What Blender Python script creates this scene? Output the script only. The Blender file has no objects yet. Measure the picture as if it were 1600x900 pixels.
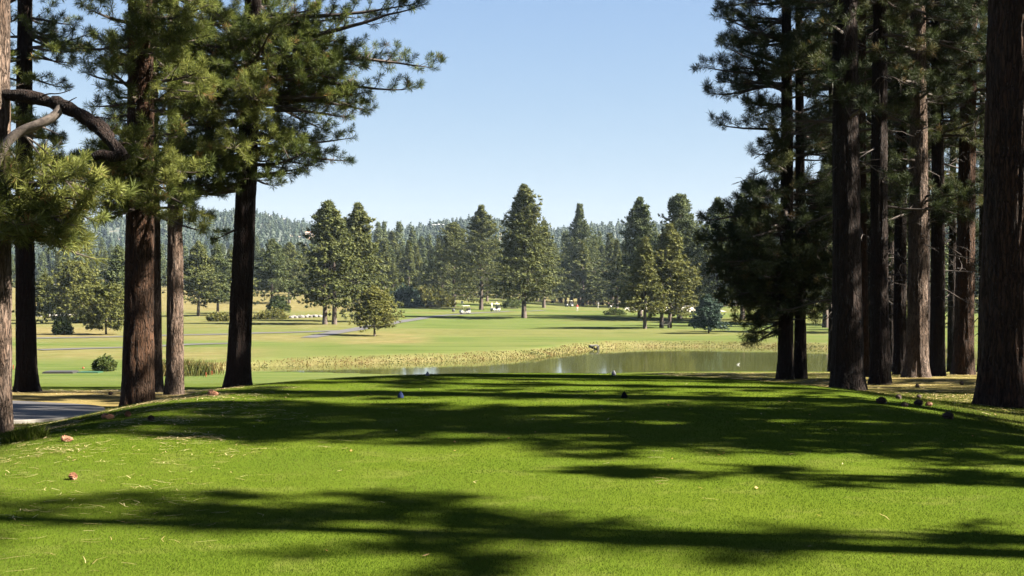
import bpy, math, numpy as np
from mathutils import Vector
PI = math.pi
FPX, EYE = 1900.0, 1.7            # focal length in pixels of a 1600 px wide frame; eye height over the tee
scene = bpy.context.scene
COL = scene.collection
SUN_EL = math.radians(38.0)
SUN_H = np.array([1.0, -0.17, 0.0]); SUN_H /= np.linalg.norm(SUN_H)

# ------------------------------------------------------------------ small maths
def smooth(a, b, x):
    t = np.clip((np.asarray(x, float) - a) / (b - a), 0, 1)
    return t * t * (3 - 2 * t)

def _hash(ix, iy, iz, seed):
    h = (ix * 374761393 + iy * 668265263 + iz * 2147483647 + seed * 1274126177) & 0xFFFFFFFF
    h = ((h ^ (h >> 13)) * 1274126177) & 0xFFFFFFFF
    return ((h ^ (h >> 16)) & 0xFFFFFF) / float(0xFFFFFF)

def vnoise(x, y, z=0.0, seed=0):
    x, y, z = np.broadcast_arrays(np.asarray(x, float), np.asarray(y, float), np.asarray(z, float))
    ix, iy, iz = (np.floor(a).astype(np.int64) for a in (x, y, z))
    fx, fy, fz = x - ix, y - iy, z - iz
    fx, fy, fz = (f * f * (3 - 2 * f) for f in (fx, fy, fz))
    r = 0
    for dx in (0, 1):
        for dy in (0, 1):
            for dz in (0, 1):
                w = (fx if dx else 1 - fx) * (fy if dy else 1 - fy) * (fz if dz else 1 - fz)
                r = r + w * _hash(ix + dx, iy + dy, iz + dz, seed)
    return r

def fbm(x, y, z=0.0, seed=0, octv=4):
    r, a, f, s = 0, 0.5, 1.0, 0
    for k in range(octv):
        r = r + a * vnoise(np.asarray(x) * f, np.asarray(y) * f, np.asarray(z) * f, seed + k * 17)
        s += a; a *= 0.5; f *= 2.03
    return r / s

def norm(v):
    v = np.asarray(v, float)
    return v / np.maximum(np.linalg.norm(v, axis=-1, keepdims=True), 1e-9)

# ------------------------------------------------------------------ mesh collector
class MB:
    def __init__(self):
        self.v, self.f, self.t, self.n = [], [], [], 0
    def add(self, v, f, mat=0, tint=0.5):
        v = np.asarray(v, np.float32).reshape(-1, 3); f = np.asarray(f, np.int32)
        t = np.empty(len(v), np.float32); t[:] = tint
        self.v.append(v); self.t.append(t); self.f.append((f + self.n, mat)); self.n += len(v)
        return self
    def tube(self, pts, rad, segs=8, mat=0, tint=0.5, cap=True):
        pts = np.asarray(pts, float); n = len(pts); rad = np.broadcast_to(np.asarray(rad, float), (n,))
        tan = norm(np.gradient(pts, axis=0))
        ref = np.array([0., 0, 1]) if abs(tan[:, 2]).mean() < 0.8 else np.array([1., 0, 0])
        u = norm(np.cross(tan, ref)); w = np.cross(tan, u)
        a = np.linspace(0, 2 * PI, segs, endpoint=False)
        ring = u[:, None] * np.cos(a)[None, :, None] + w[:, None] * np.sin(a)[None, :, None]
        v = pts[:, None] + ring * rad[:, None, None]
        i = np.arange(n - 1)[:, None] * segs; j = np.arange(segs)[None]; k = (j + 1) % segs
        f = np.stack([i + j, i + k, i + segs + k, i + segs + j], -1).reshape(-1, 4)
        self.add(v, f, mat, tint)
        if cap:
            for e, o in ((0, 0), (n - 1, (n - 1) * segs)):
                c = np.vstack([v[e], pts[e][None]]); jj = np.arange(segs)
                ff = np.stack([jj, (jj + 1) % segs, np.full(segs, segs)], -1)
                if e == 0: ff = ff[:, ::-1]
                self.add(c, ff, mat, tint)
        return self
    def box(self, c, s, mat=0, rz=0.0, taper=1.0, tint=0.5):
        x, y, z = np.array(s) / 2.0
        v = np.array([[-x, -y, -z], [x, -y, -z], [x, y, -z], [-x, y, -z],
                      [-x * taper, -y * taper, z], [x * taper, -y * taper, z], [x * taper, y * taper, z], [-x * taper, y * taper, z]])
        cz, sz = math.cos(rz), math.sin(rz)
        v = np.stack([v[:, 0] * cz - v[:, 1] * sz, v[:, 0] * sz + v[:, 1] * cz, v[:, 2]], -1) + np.array(c)
        return self.add(v, [[0, 3, 2, 1], [4, 5, 6, 7], [0, 1, 5, 4], [1, 2, 6, 5], [2, 3, 7, 6], [3, 0, 4, 7]], mat, tint)
    def lathe(self, prof, segs=16, mat=0, c=(0, 0, 0)):
        p = np.array(prof, float); n = len(p); a = np.linspace(0, 2 * PI, segs, endpoint=False)
        v = np.stack([p[:, 0][:, None] * np.cos(a), p[:, 0][:, None] * np.sin(a), np.repeat(p[:, 1][:, None], segs, 1)], -1) + np.array(c)
        i = np.arange(n - 1)[:, None] * segs; j = np.arange(segs)[None]; k = (j + 1) % segs
        return self.add(v, np.stack([i + j, i + k, i + segs + k, i + segs + j], -1).reshape(-1, 4), mat)
    def prisms(self, p0, p1, r0, r1, mat=0, tint=0.5):
        """many thin three-sided twigs at once"""
        p0, p1 = np.asarray(p0, float).reshape(-1, 3), np.asarray(p1, float).reshape(-1, 3); m = len(p0)
        if not m: return self
        d = norm(p1 - p0); ref = np.where(np.abs(d[:, 2:3]) > 0.9, np.array([[1., 0, 0]]), np.array([[0., 0, 1]]))
        u = norm(np.cross(d, ref)); w = np.cross(d, u)
        v = np.empty((m, 6, 3))
        for k in range(3):
            o = u * math.cos(k * 2 * PI / 3) + w * math.sin(k * 2 * PI / 3)
            v[:, k] = p0 + o * np.reshape(r0, (-1, 1)); v[:, 3 + k] = p1 + o * np.reshape(r1, (-1, 1))
        q = np.array([[0, 1, 4, 3], [1, 2, 5, 4], [2, 0, 3, 5]])
        f = (np.arange(m)[:, None, None] * 6 + q[None]).reshape(-1, 4)
        return self.add(v.reshape(-1, 3), f, mat, tint)
    def blades(self, rng, pos, dirs, size, n, width, spread=0.9, mat=1, tint=None, back=0.25, droop=0.0):
        """bursts of needle-like triangles round each pos; tint per burst"""
        pos = np.asarray(pos, float).reshape(-1, 3); m = len(pos)
        if not m: return self
        dirs = norm(np.asarray(dirs, float).reshape(-1, 3)); size = np.broadcast_to(np.asarray(size, float), (m,))
        if tint is None: tint = rng.random(m)
        tint = np.broadcast_to(np.asarray(tint, float), (m,))
        rd = norm(rng.normal(size=(m, n, 3)))
        nd = dirs[:, None] * rng.uniform(0.1, 1.0, (m, n, 1)) + rd * spread
        nd[..., 2] -= droop
        nd = norm(nd)
        L = size[:, None, None] * rng.uniform(0.65, 1.1, (m, n, 1))
        b = pos[:, None] + dirs[:, None] * (rng.uniform(-1.0, 0.35, (m, n, 1)) * size[:, None, None] * back * 2)
        tip = b + nd * L
        sd = norm(np.cross(nd, norm(rng.normal(size=(m, n, 3))))) * (np.reshape(width, (-1, 1, 1)) * rng.uniform(0.7, 1.3, (m, n, 1)))
        mid = b + nd * L * 0.55
        v = np.stack([b, mid + sd, tip, mid - sd], 2).reshape(-1, 3)
        f = np.arange(m * n)[:, None] * 4 + np.arange(4)[None]
        tt = np.repeat(np.clip(tint[:, None] + rng.normal(0, .055, (m, n)), 0, 1).reshape(-1), 4)
        return self.add(v, f, mat, tt)
    def lumps(self, rng, pos, size, mat=1, tint=0.5, flat=.7):
        """small irregular clumps, twelve vertices each"""
        pos = np.asarray(pos, float).reshape(-1, 3); m = len(pos); g = (1 + 5 ** .5) / 2
        ico = norm(np.array([[-1, g, 0], [1, g, 0], [-1, -g, 0], [1, -g, 0], [0, -1, g], [0, 1, g], [0, -1, -g], [0, 1, -g], [g, 0, -1], [g, 0, 1], [-g, 0, -1], [-g, 0, 1]]))
        fc = np.array([[0, 11, 5], [0, 5, 1], [0, 1, 7], [0, 7, 10], [0, 10, 11], [1, 5, 9], [5, 11, 4], [11, 10, 2], [10, 7, 6], [7, 1, 8],
                       [3, 9, 4], [3, 4, 2], [3, 2, 6], [3, 6, 8], [3, 8, 9], [4, 9, 5], [2, 4, 11], [6, 2, 10], [8, 6, 7], [9, 8, 1]])
        a = rng.uniform(0, 2 * PI, m); c, s_ = np.cos(a), np.sin(a)
        v = ico[None] * rng.uniform(.65, 1.25, (m, 12, 1))
        v = np.stack([v[..., 0] * c[:, None] - v[..., 1] * s_[:, None], v[..., 0] * s_[:, None] + v[..., 1] * c[:, None], v[..., 2] * flat], -1)
        v = pos[:, None] + v * np.reshape(np.broadcast_to(size, (m,)), (-1, 1, 1))
        f = (np.arange(m)[:, None, None] * 12 + fc[None]).reshape(-1, 3)
        tt = np.repeat(np.clip(np.broadcast_to(tint, (m,)), 0, 1), 12)
        return self.add(v.reshape(-1, 3), f, mat, tt)
    def mesh(self, name, mats, smooth_mats=()):
        me = bpy.data.meshes.new(name)
        v = np.concatenate(self.v) if self.v else np.zeros((0, 3), np.float32)
        me.vertices.add(len(v)); me.vertices.foreach_set('co', v.ravel())
        loops = np.concatenate([f.ravel() for f, _ in self.f]).astype(np.int32)
        cnt = np.concatenate([np.full(len(f), f.shape[1], np.int32) for f, _ in self.f])
        mi = np.concatenate([np.full(len(f), m, np.int32) for f, m in self.f])
        st = np.concatenate([[0], np.cumsum(cnt)[:-1]]).astype(np.int32)
        me.loops.add(len(loops)); me.loops.foreach_set('vertex_index', loops)
        me.polygons.add(len(cnt)); me.polygons.foreach_set('loop_start', st)
        me.polygons.foreach_set('material_index', mi)
        me.polygons.foreach_set('use_smooth', np.isin(mi, list(smooth_mats)))
        me.update(calc_edges=True)
        a = me.attributes.new('tint', 'FLOAT', 'POINT'); a.data.foreach_set('value', np.concatenate(self.t))
        for m in mats: me.materials.append(m)
        return me
    def build(self, name, mats, parent=None, smooth_mats=(), loc=None):
        o = bpy.data.objects.new(name, self.mesh(name, mats, smooth_mats)); COL.objects.link(o)
        if parent: o.parent = parent
        if loc is not None: o.location = loc
        return o

def tag(o, label=None, cat=None, group=None, kind=None):
    for k, v in (('label', label), ('category', cat), ('group', group), ('kind', kind)):
        if v: o[k] = v
    return o
def thing(name, label, cat, loc=(0, 0, 0), rz=0.0, group=None):
    o = bpy.data.objects.new(name, None); COL.objects.link(o); o.empty_display_size = 0.3
    o.location = loc; o.rotation_euler = (0, 0, rz)
    return tag(o, label, cat, group)
def dup(root, loc, rz=0.0, scale=1.0, label=None):
    """copy of a thing with its parts and sub-parts"""
    c = root.copy(); COL.objects.link(c); c.location = loc; c.rotation_euler = (0, 0, rz)
    c.scale = (scale,) * 3 if np.isscalar(scale) else scale
    if label: c['label'] = label
    def kids(a, b):
        for ch in list(a.children):
            k = ch.copy(); COL.objects.link(k); k.parent = b; kids(ch, k)
    kids(root, c)
    return c

# ------------------------------------------------------------------ materials
def mat(name):
    m = bpy.data.materials.new(name); m.use_nodes = True
    nt = m.node_tree; p = nt.nodes['Principled BSDF']
    return m, nt, p
def node(nt, kind, **kw):
    n = nt.nodes.new(kind)
    for k, v in kw.items():
        if k in n.inputs: n.inputs[k].default_value = v
        else: setattr(n, k, v)
    return n
def ramp(nt, fac, stops, interp='LINEAR'):
    r = nt.nodes.new('ShaderNodeValToRGB'); r.color_ramp.interpolation = interp
    e = r.color_ramp.elements
    while len(e) < len(stops): e.new(0.5)
    for el, (p, c) in zip(e, stops): el.position = p; el.color = (*c, 1)
    nt.links.new(fac, r.inputs['Fac']); return r.outputs['Color']
def mixc(nt, fac, a, b, mode='MIX'):
    m = nt.nodes.new('ShaderNodeMix'); m.data_type = 'RGBA'; m.blend_type = mode
    for s, v in ((m.inputs[0], fac), (m.inputs[6], a), (m.inputs[7], b)):
        if isinstance(v, (int, float)): s.default_value = v
        elif isinstance(v, tuple): s.default_value = (*v, 1)
        else: nt.links.new(v, s)
    return m.outputs[2]
def noise(nt, scale, detail=4, vec=None, rough=0.55):
    n = node(nt, 'ShaderNodeTexNoise', Scale=scale, Detail=detail, Roughness=rough)
    if vec is not None: nt.links.new(vec, n.inputs['Vector'])
    return n.outputs['Fac']
def bump(nt, p, h, strength, dist):
    b = node(nt, 'ShaderNodeBump', Strength=strength, Distance=dist)
    nt.links.new(h, b.inputs['Height']); nt.links.new(b.outputs[0], p.inputs['Normal'])
def coords(nt, scale=(1, 1, 1), out='Object'):
    t = nt.nodes.new('ShaderNodeTexCoord'); m = node(nt, 'ShaderNodeMapping', Scale=scale)
    nt.links.new(t.outputs[out], m.inputs['Vector']); return m.outputs[0]

def foliage_mat(name, stops, trans=0.3, rough=0.6, spec=0.12):
    m, nt, p = mat(name)
    a = node(nt, 'ShaderNodeAttribute', attribute_name='tint')
    col = ramp(nt, a.outputs['Fac'], [(p_, tuple(x * .50 for x in c_)) for p_, c_ in stops])
    nt.links.new(col, p.inputs['Base Color']); p.inputs['Roughness'].default_value = rough
    p.inputs['Specular IOR Level'].default_value = spec
    t = nt.nodes.new('ShaderNodeBsdfTranslucent'); nt.links.new(col, t.inputs['Color'])
    mx = node(nt, 'ShaderNodeMixShader'); mx.inputs[0].default_value = trans
    nt.links.new(p.outputs[0], mx.inputs[1]); nt.links.new(t.outputs[0], mx.inputs[2])
    nt.links.new(mx.outputs[0], nt.nodes['Material Output'].inputs['Surface'])
    return m
M = {}
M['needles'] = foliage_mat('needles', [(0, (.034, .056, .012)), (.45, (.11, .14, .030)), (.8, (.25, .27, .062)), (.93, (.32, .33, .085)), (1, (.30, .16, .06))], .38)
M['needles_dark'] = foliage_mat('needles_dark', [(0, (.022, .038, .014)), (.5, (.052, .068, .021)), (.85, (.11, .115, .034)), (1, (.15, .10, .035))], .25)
M['far_pine'] = foliage_mat('far_pine', [(0, (.050, .068, .018)), (.5, (.115, .128, .034)), (1, (.20, .195, .055))], .25)
M['far_pine_blue'] = foliage_mat('far_pine_blue', [(0, (.046, .068, .024)), (.5, (.096, .118, .038)), (1, (.16, .17, .055))], .25)
M['far_pine_gold'] = foliage_mat('far_pine_gold', [(0, (.085, .098, .022)), (.5, (.16, .16, .036)), (1, (.25, .22, .055))], .3)
M['spruce'] = foliage_mat('spruce', [(0, (.025, .05, .035)), (1, (.07, .11, .07))], .2)
M['shrub'] = foliage_mat('shrub', [(0, (.05, .08, .02)), (.5, (.09, .125, .03)), (1, (.17, .18, .05))], .35)
M['shrub_gold'] = foliage_mat('shrub_gold', [(0, (.11, .12, .03)), (.5, (.17, .17, .04)), (1, (.26, .22, .07))], .35)
M['reed'] = foliage_mat('reed', [(0, (.065, .090, .018)), (.4, (.13, .118, .030)), (.7, (.19, .125, .042)), (1, (.22, .13, .052))], .3, .7)
M['straw'] = foliage_mat('straw', [(0, (.26, .16, .07)), (.5, (.48, .36, .17)), (1, (.66, .54, .30))], .1, .6)
M['blade'] = foliage_mat('blade', [(0, (.032, .064, .005)), (.5, (.070, .104, .012)), (1, (.155, .162, .040))], .35, .9, 0)
M['leaf'] = foliage_mat('leaf', [(0, (.30, .12, .04)), (.6, (.45, .24, .09)), (1, (.5, .36, .18))], .2)
M['hill_tree'] = foliage_mat('hill_tree', [(0, (.022, .038, .022)), (.6, (.036, .052, .027)), (.9, (.055, .064, .032)), (1, (.08, .07, .04))], .1)

def bark_mat(name, plate, crack, grey, scale=1.0):
    m, nt, p = mat(name)
    v = coords(nt, (9 * scale, 9 * scale, 1.5 * scale))
    w = node(nt, 'ShaderNodeTexNoise', Scale=1.3, Detail=3.0); nt.links.new(v, w.inputs['Vector'])
    ad = node(nt, 'ShaderNodeVectorMath', operation='MULTIPLY_ADD'); ad.inputs[1].default_value = (1.5, 1.5, 1.8)
    nt.links.new(w.outputs['Color'], ad.inputs[0]); nt.links.new(v, ad.inputs[2])
    vo = node(nt, 'ShaderNodeTexVoronoi', feature='DISTANCE_TO_EDGE', Scale=1.7); nt.links.new(ad.outputs[0], vo.inputs['Vector'])
    vc = node(nt, 'ShaderNodeTexVoronoi', feature='F1', Scale=1.7); nt.links.new(ad.outputs[0], vc.inputs['Vector'])
    g = noise(nt, 3.0, 5, coords(nt, (1, 1, .35)))
    fine = noise(nt, 40 * scale, 6, coords(nt, (1, 1, .4)), .7)
    c = mixc(nt, vc.outputs['Color'], plate, tuple(x * .62 for x in plate))
    c = mixc(nt, ramp(nt, g, [(.42, (0, 0, 0)), (.62, (1, 1, 1))]), c, grey)
    c = mixc(nt, ramp(nt, fine, [(.3, (1, 1, 1)), (.6, (0, 0, 0))]), c, tuple(x * .5 for x in plate))
    c = mixc(nt, ramp(nt, vo.outputs['Distance'], [(.0, (.8, .8, .8)), (.16, (0, 0, 0))]), c, crack)
    nt.links.new(c, p.inputs['Base Color']); p.inputs['Roughness'].default_value = .9
    p.inputs['Specular IOR Level'].default_value = .15
    hh = node(nt, 'ShaderNodeMath', operation='MULTIPLY_ADD'); hh.inputs[1].default_value = .25
    r = ramp(nt, vo.outputs['Distance'], [(0, (0, 0, 0)), (.2, (1, 1, 1))])
    nt.links.new(fine, hh.inputs[0]); nt.links.new(r, hh.inputs[2])
    bump(nt, p, hh.outputs[0], 1.0, .035)
    return m
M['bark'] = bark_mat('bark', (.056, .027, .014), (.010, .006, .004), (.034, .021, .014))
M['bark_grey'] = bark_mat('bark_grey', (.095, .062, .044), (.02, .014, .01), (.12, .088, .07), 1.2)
M['bark_dark'] = bark_mat('bark_dark', (.020, .011, .008), (.005, .003, .002), (.016, .011, .009))  # darker copy of bark: shade of the shadowed trunks put into the colour
m, nt, p = mat('twig'); nt.links.new(ramp(nt, noise(nt, 6), [(.3, (.016, .010, .007)), (.7, (.045, .031, .023))]), p.inputs['Base Color']); p.inputs['Roughness'].default_value = .9; M['twig'] = m
m, nt, p = mat('dead_wood'); nt.links.new(ramp(nt, noise(nt, 14, 5), [(.3, (.05, .037, .03)), (.7, (.17, .135, .11))]), p.inputs['Base Color']); p.inputs['Roughness'].default_value = .85
bump(nt, p, noise(nt, 60, 4), .6, .01); M['dead_wood'] = m
m, nt, p = mat('far_bark'); nt.links.new(ramp(nt, noise(nt, 2.5, 4), [(.3, (.025, .017, .013)), (.7, (.075, .052, .038))]), p.inputs['Base Color']); p.inputs['Roughness'].default_value = .9; M['far_bark'] = m

def plain(name, col, rough=.6, var=.15, scale=20, metal=0.0, spec=.4):
    col = tuple(c * .62 for c in col)
    m, nt, p = mat(name)
    nt.links.new(ramp(nt, noise(nt, scale, 4), [(.25, tuple(c * (1 - var) for c in col)), (.75, tuple(min(1, c * (1 + var)) for c in col))]), p.inputs['Base Color'])
    p.inputs['Roughness'].default_value = rough; p.inputs['Metallic'].default_value = metal; p.inputs['Specular IOR Level'].default_value = spec
    M[name] = m; return m
plain('white_paint', (.34, .33, .30), .4); plain('cream_roof', (.55, .52, .36), .5); plain('black_rubber', (.02, .02, .02), .7)
plain('dark_seat', (.035, .032, .03), .6); plain('steel', (.45, .45, .45), .35, metal=.8); plain('skin', (.45, .27, .19), .55)
plain('shirt_red', (.50, .05, .035), .8); plain('shirt_white', (.80, .80, .78), .8); plain('shirt_maroon', (.10, .022, .018), .8)
plain('trousers_pale', (.62, .57, .47), .8); plain('trousers_dark', (.03, .03, .04), .8); plain('hair', (.03, .02, .015), .7)
plain('marker_blue', (.022, .035, .10), .8, .3, 60, 0, .1); plain('marker_shaded', (.006, .006, .009), .9, .3, 60, 0, .05); plain('marker_grey', (.2, .2, .21), .7, .25, 60, 0, .1)  # near-black one: blue marker kind with shadow put into its colour
plain('concrete', (.17, .155, .135), .85, .2, 9); plain('pipe', (.02, .02, .02), .6); plain('cone_scale', (.24, .10, .05), .75, .45, 45)
plain('cone_dark', (.055, .03, .02), .85, .4, 45); plain('rock', (.17, .155, .14), .9, .3, 3); plain('mat_green', (.008, .06, .022), .8); plain('red_paint', (.30, .05, .02), .5)
plain('wall_tan', (.52, .38, .26), .85); plain('roof_tan', (.45, .26, .18), .8); plain('wall_white', (.35, .34, .33), .8); plain('roof_grey', (.30, .29, .29), .8)
plain('window_dark', (.03, .035, .045), .1, spec=.6); plain('feather', (.5, .5, .48), .7); plain('sand', (.42, .38, .31), .95, .08, 2); plain('blue_sign', (.55, .62, .75), .5)

# ------------------------------------------------------------------ terrain
POND = np.array([(-21.5, 87), (-20.5, 94), (-16, 99), (-10, 101), (-4.5, 104), (2, 108.5), (5.8, 113), (8.2, 119), (11, 126), (14, 130),
                 (24, 129.5), (32, 125), (39, 116), (37, 103), (30, 93), (20, 84), (8, 78), (-3, 79), (-12, 83), (-17, 84.5)], float)
WATER_Z = -4.7
def poly_sd(poly, x, y):
    """signed distance to a polygon, negative inside"""
    sh = np.shape(x); x = np.ravel(x).astype(float); y = np.ravel(y).astype(float)
    d = np.full(x.shape, 1e9); inside = np.zeros(x.shape, bool); n = len(poly)
    for i in range(n):
        a, b = poly[i], poly[(i + 1) % n]; e = b - a
        t = np.clip(((x - a[0]) * e[0] + (y - a[1]) * e[1]) / (e @ e), 0, 1)
        d = np.minimum(d, np.hypot(x - a[0] - t * e[0], y - a[1] - t * e[1]))
        c = ((a[1] > y) != (b[1] > y)) & (x < (b[0] - a[0]) * (y - a[1]) / (b[1] - a[1] + 1e-12) + a[0])
        inside ^= c
    return np.where(inside, -d, d).reshape(sh)
def chaikin(p, k=2, closed=True):
    p = np.asarray(p, float)
    for _ in range(k):
        q = np.roll(p, -1, 0) if closed else p[1:]
        b = p if closed else p[:-1]
        p2 = np.stack([b * .75 + q * .25, b * .25 + q * .75], 1).reshape(-1, 2)
        p = p2 if closed else np.vstack([p[:1], p2, p[-1:]])
    return p
POND = chaikin(POND, 2)
def tee_sd(x, y):
    cx, cy, hx, hy, r = .2, 2.0, 5.2, 22.6, 5.0
    qx, qy = np.abs(x - cx) - hx + r, np.abs(y - cy) - hy + r
    return np.hypot(np.maximum(qx, 0), np.maximum(qy, 0)) + np.minimum(np.maximum(qx, qy), 0) - r
def height(x, y):
    x, y = np.asarray(x, float), np.asarray(y, float)
    zl = np.interp(y, [-30, 8, 19, 27, 34, 45, 60, 75, 92, 110], [-.5, -.5, -.62, -.94, -1.2, -1.95, -2.95, -3.9, -4.2, -4])
    zr = np.interp(y, [-30, 8, 21, 28, 37, 45, 60, 85, 95, 110], [-.5, -.5, -.42, -.62, -.95, -1.4, -2.7, -4.3, -4.3, -4])
    z = zl + (zr - zl) * smooth(-6, 6, x)
    z = z + .10 * (fbm(x * .22, y * .22, 0, 5, 3) - .5) * smooth(4, 9, np.abs(x))
    z = z + 1.1 * (fbm(x * .02, y * .02, 0, 9, 3) - .5) * smooth(100, 160, y)
    z = z + smooth(230, 420, y) * smooth(40, -40, x) * 4.6 + smooth(420, 700, y) * 6
    sd = tee_sd(x, y)
    z = z * smooth(-.5, 3.8, sd)
    ps = poly_sd(POND, x, y) + 1.6 * (fbm(x * .25, y * .25, 0, 31, 3) - .5)
    far = smooth(84, 98, y)
    bank = smooth(-.8, .5 + 4.5 * far, ps)
    z = np.where(ps < 8, (WATER_Z - 1.2) * (1 - bank) + z * bank, z)
    return z
v = np.linspace(-2.05, 5.6, 560); ys = 20 + 12 * np.sinh(v)
u = np.linspace(-7.1, 7.1, 480); xs = 3 * np.sinh(u)
GX, GY = np.meshgrid(xs, ys); GZ = height(GX, GY)
def ground(x, y):
    j = np.clip(np.searchsorted(xs, x) - 1, 0, len(xs) - 2); i = np.clip(np.searchsorted(ys, y) - 1, 0, len(ys) - 2)
    tx = np.clip((x - xs[j]) / (xs[j + 1] - xs[j]), 0, 1); ty = np.clip((y - ys[i]) / (ys[i + 1] - ys[i]), 0, 1)
    return (GZ[i, j] * (1 - tx) + GZ[i, j + 1] * tx) * (1 - ty) + (GZ[i + 1, j] * (1 - tx) + GZ[i + 1, j + 1] * tx) * ty
def dist_on(px, py):
    """distance along the view at which the ground shows at that pixel"""
    ds = np.concatenate([np.arange(6, 120, .1), np.arange(120, 900, .5)])
    X = (px - 800) / FPX * ds; zz = ground(X, ds); want = EYE - (py - 450) / FPX * ds
    k = np.nonzero(zz >= want)[0]
    return ds[k[0]] if len(k) else 900.0
def spot(px, py, d=None):
    if d is None: d = dist_on(px, py)
    X = (px - 800) / FPX * d
    return np.array([X, d, float(ground(X, d))])
def at(px, py, d):
    return np.array([(px - 800) / FPX * d, d, EYE + (450 - py) / FPX * d])

# zones of the sheet: R tee turf, G dry grass, B needle litter
def zones():
    x, y = GX, GY
    sd = tee_sd(x, y)
    tee = smooth(1.2, -.6, sd)
    n1 = fbm(x * .35, y * .35, 0, 41, 4); n2 = fbm(x * .03, y * .05, 0, 43, 4); n3 = fbm(x * 1.3, y * 1.3, 0, 47, 3)
    near = smooth(60, 44, y)
    rlit = smooth(1.5, 4.5, sd) * smooth(2, 7, x) * smooth(46, 38, y)
    llit = smooth(.3, 4, sd) * smooth(-3, -6, x) * smooth(40, 33, y)
    litter = np.clip(rlit * (.55 + .9 * (n1 - .35)) + llit * (.55 + 1.6 * (n1 - .42)) + llit * smooth(18, 26, y) * .45, 0, 1)
    ps = poly_sd(POND, x, y)
    px = x / np.maximum(y, 1) * FPX + 800; py = 450 + 5.7 * FPX / np.maximum(y, 1)
    dry = smooth(100, 130, y) * np.clip((n2 - .44) * 2.6, 0, .3 + .35 * smooth(760, 560, px))
    dry = np.maximum(dry, smooth(150, 175, y) * smooth(640, 560, px) * (.15 + .6 * n1))
    dry = np.maximum(dry, smooth(245, 285, y) * smooth(640, 570, px) * .85)
    dry = np.maximum(dry, smooth(330, 420, y) * .8)
    dry = np.maximum(dry, smooth(134, 142, y) * smooth(200, 160, y) * smooth(215, 170, px) * smooth(500, 523, py + 6) * .9)
    dry = np.maximum(dry, smooth(120, 128, y) * smooth(172, 150, y) * smooth(500, 560, px) * smooth(700, 640, px) * (.2 + .9 * n1))
    dry = np.maximum(dry, smooth(96, 102, y) * smooth(124, 110, y) * smooth(460, 380, px) * (.15 + .8 * n1))
    dry = np.maximum(dry, smooth(5.6, 2.4, ps) * smooth(84, 93, y) * (.45 + .6 * n3))
    return tee, np.clip(dry, 0, 1), litter
def grid_faces(ny, nx):
    i = np.arange(ny - 1)[:, None] * nx; j = np.arange(nx - 1)[None]
    return np.stack([i + j, i + j + 1, i + nx + j + 1, i + nx + j], -1).reshape(-1, 4)
m, nt, p = mat('turf')
vc = node(nt, 'ShaderNodeVertexColor', layer_name='zone'); sp = nt.nodes.new('ShaderNodeSeparateColor'); nt.links.new(vc.outputs[0], sp.inputs[0])
oc = coords(nt)
big = noise(nt, .6, 4, oc); fine = noise(nt, 60, 3, oc, .7); med = noise(nt, 7, 4, oc, .6)
strk = noise(nt, .9, 3, coords(nt, (.05, .55, 1)))
far_g = mixc(nt, ramp(nt, strk, [(.35, (0, 0, 0)), (.65, (1, 1, 1))]), (.074, .108, .030), (.145, .158, .060))
far_g = mixc(nt, ramp(nt, noise(nt, .16, 4, oc), [(.4, (0, 0, 0)), (.7, (1, 1, 1))]), far_g, (.135, .145, .056))
rough_g = mixc(nt, ramp(nt, med, [(.35, (0, 0, 0)), (.65, (1, 1, 1))]), (.048, .082, .010), (.105, .125, .024))
geo = nt.nodes.new('ShaderNodeNewGeometry'); sxyz = nt.nodes.new('ShaderNodeSeparateXYZ'); nt.links.new(geo.outputs['Position'], sxyz.inputs[0])
mr = node(nt, 'ShaderNodeMapRange'); mr.inputs[1].default_value = 38; mr.inputs[2].default_value = 60; nt.links.new(sxyz.outputs['Y'], mr.inputs[0])
base = mixc(nt, mr.outputs[0], rough_g, far_g)
tee_g = mixc(nt, ramp(nt, big, [(.35, (0, 0, 0)), (.65, (1, 1, 1))]), (.068, .108, .008), (.098, .132, .012))
tee_g = mixc(nt, ramp(nt, noise(nt, .33, 5, oc, .6), [(.44, (0, 0, 0)), (.62, (.9, .9, .9))]), tee_g, (.055, .100, .008))
tee_g = mixc(nt, ramp(nt, noise(nt, 1.1, 6, oc, .7), [(.52, (0, 0, 0)), (.70, (.85, .85, .85))]), tee_g, (.165, .165, .042))
tee_g = mixc(nt, ramp(nt, fine, [(.35, (0, 0, 0)), (.7, (1, 1, 1))]), tee_g, (.135, .160, .026))
tee_g = mixc(nt, ramp(nt, noise(nt, 130, 2, oc, .6), [(.52, (0, 0, 0)), (.72, (1, 1, 1))]), tee_g, (.04, .075, .006))
tee_g = mixc(nt, ramp(nt, noise(nt, 2.2, 5, oc, .65), [(.55, (0, 0, 0)), (.8, (.6, .6, .6))]), tee_g, (.16, .165, .045))
base = mixc(nt, sp.outputs[0], base, tee_g)
dryc = mixc(nt, ramp(nt, noise(nt, .5, 5, oc), [(.35, (0, 0, 0)), (.65, (1, 1, 1))]), (.17, .125, .062), (.25, .19, .105))
base = mixc(nt, sp.outputs[1], base, dryc)
lf = node(nt, 'ShaderNodeMath', operation='MULTIPLY'); nt.links.new(sp.outputs[2], lf.inputs[0])
lr = ramp(nt, noise(nt, 22, 5, oc, .7), [(.35, (.35, .35, .35)), (.62, (1, 1, 1))]); nt.links.new(lr, lf.inputs[1])
litc = mixc(nt, ramp(nt, noise(nt, 35, 4, oc), [(.35, (0, 0, 0)), (.65, (1, 1, 1))]), (.23, .14, .07), (.42, .285, .15))
base = mixc(nt, lf.outputs[0], base, litc)
base = mixc(nt, 1.0, base, (.45, .485, .41), 'MULTIPLY')
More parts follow.
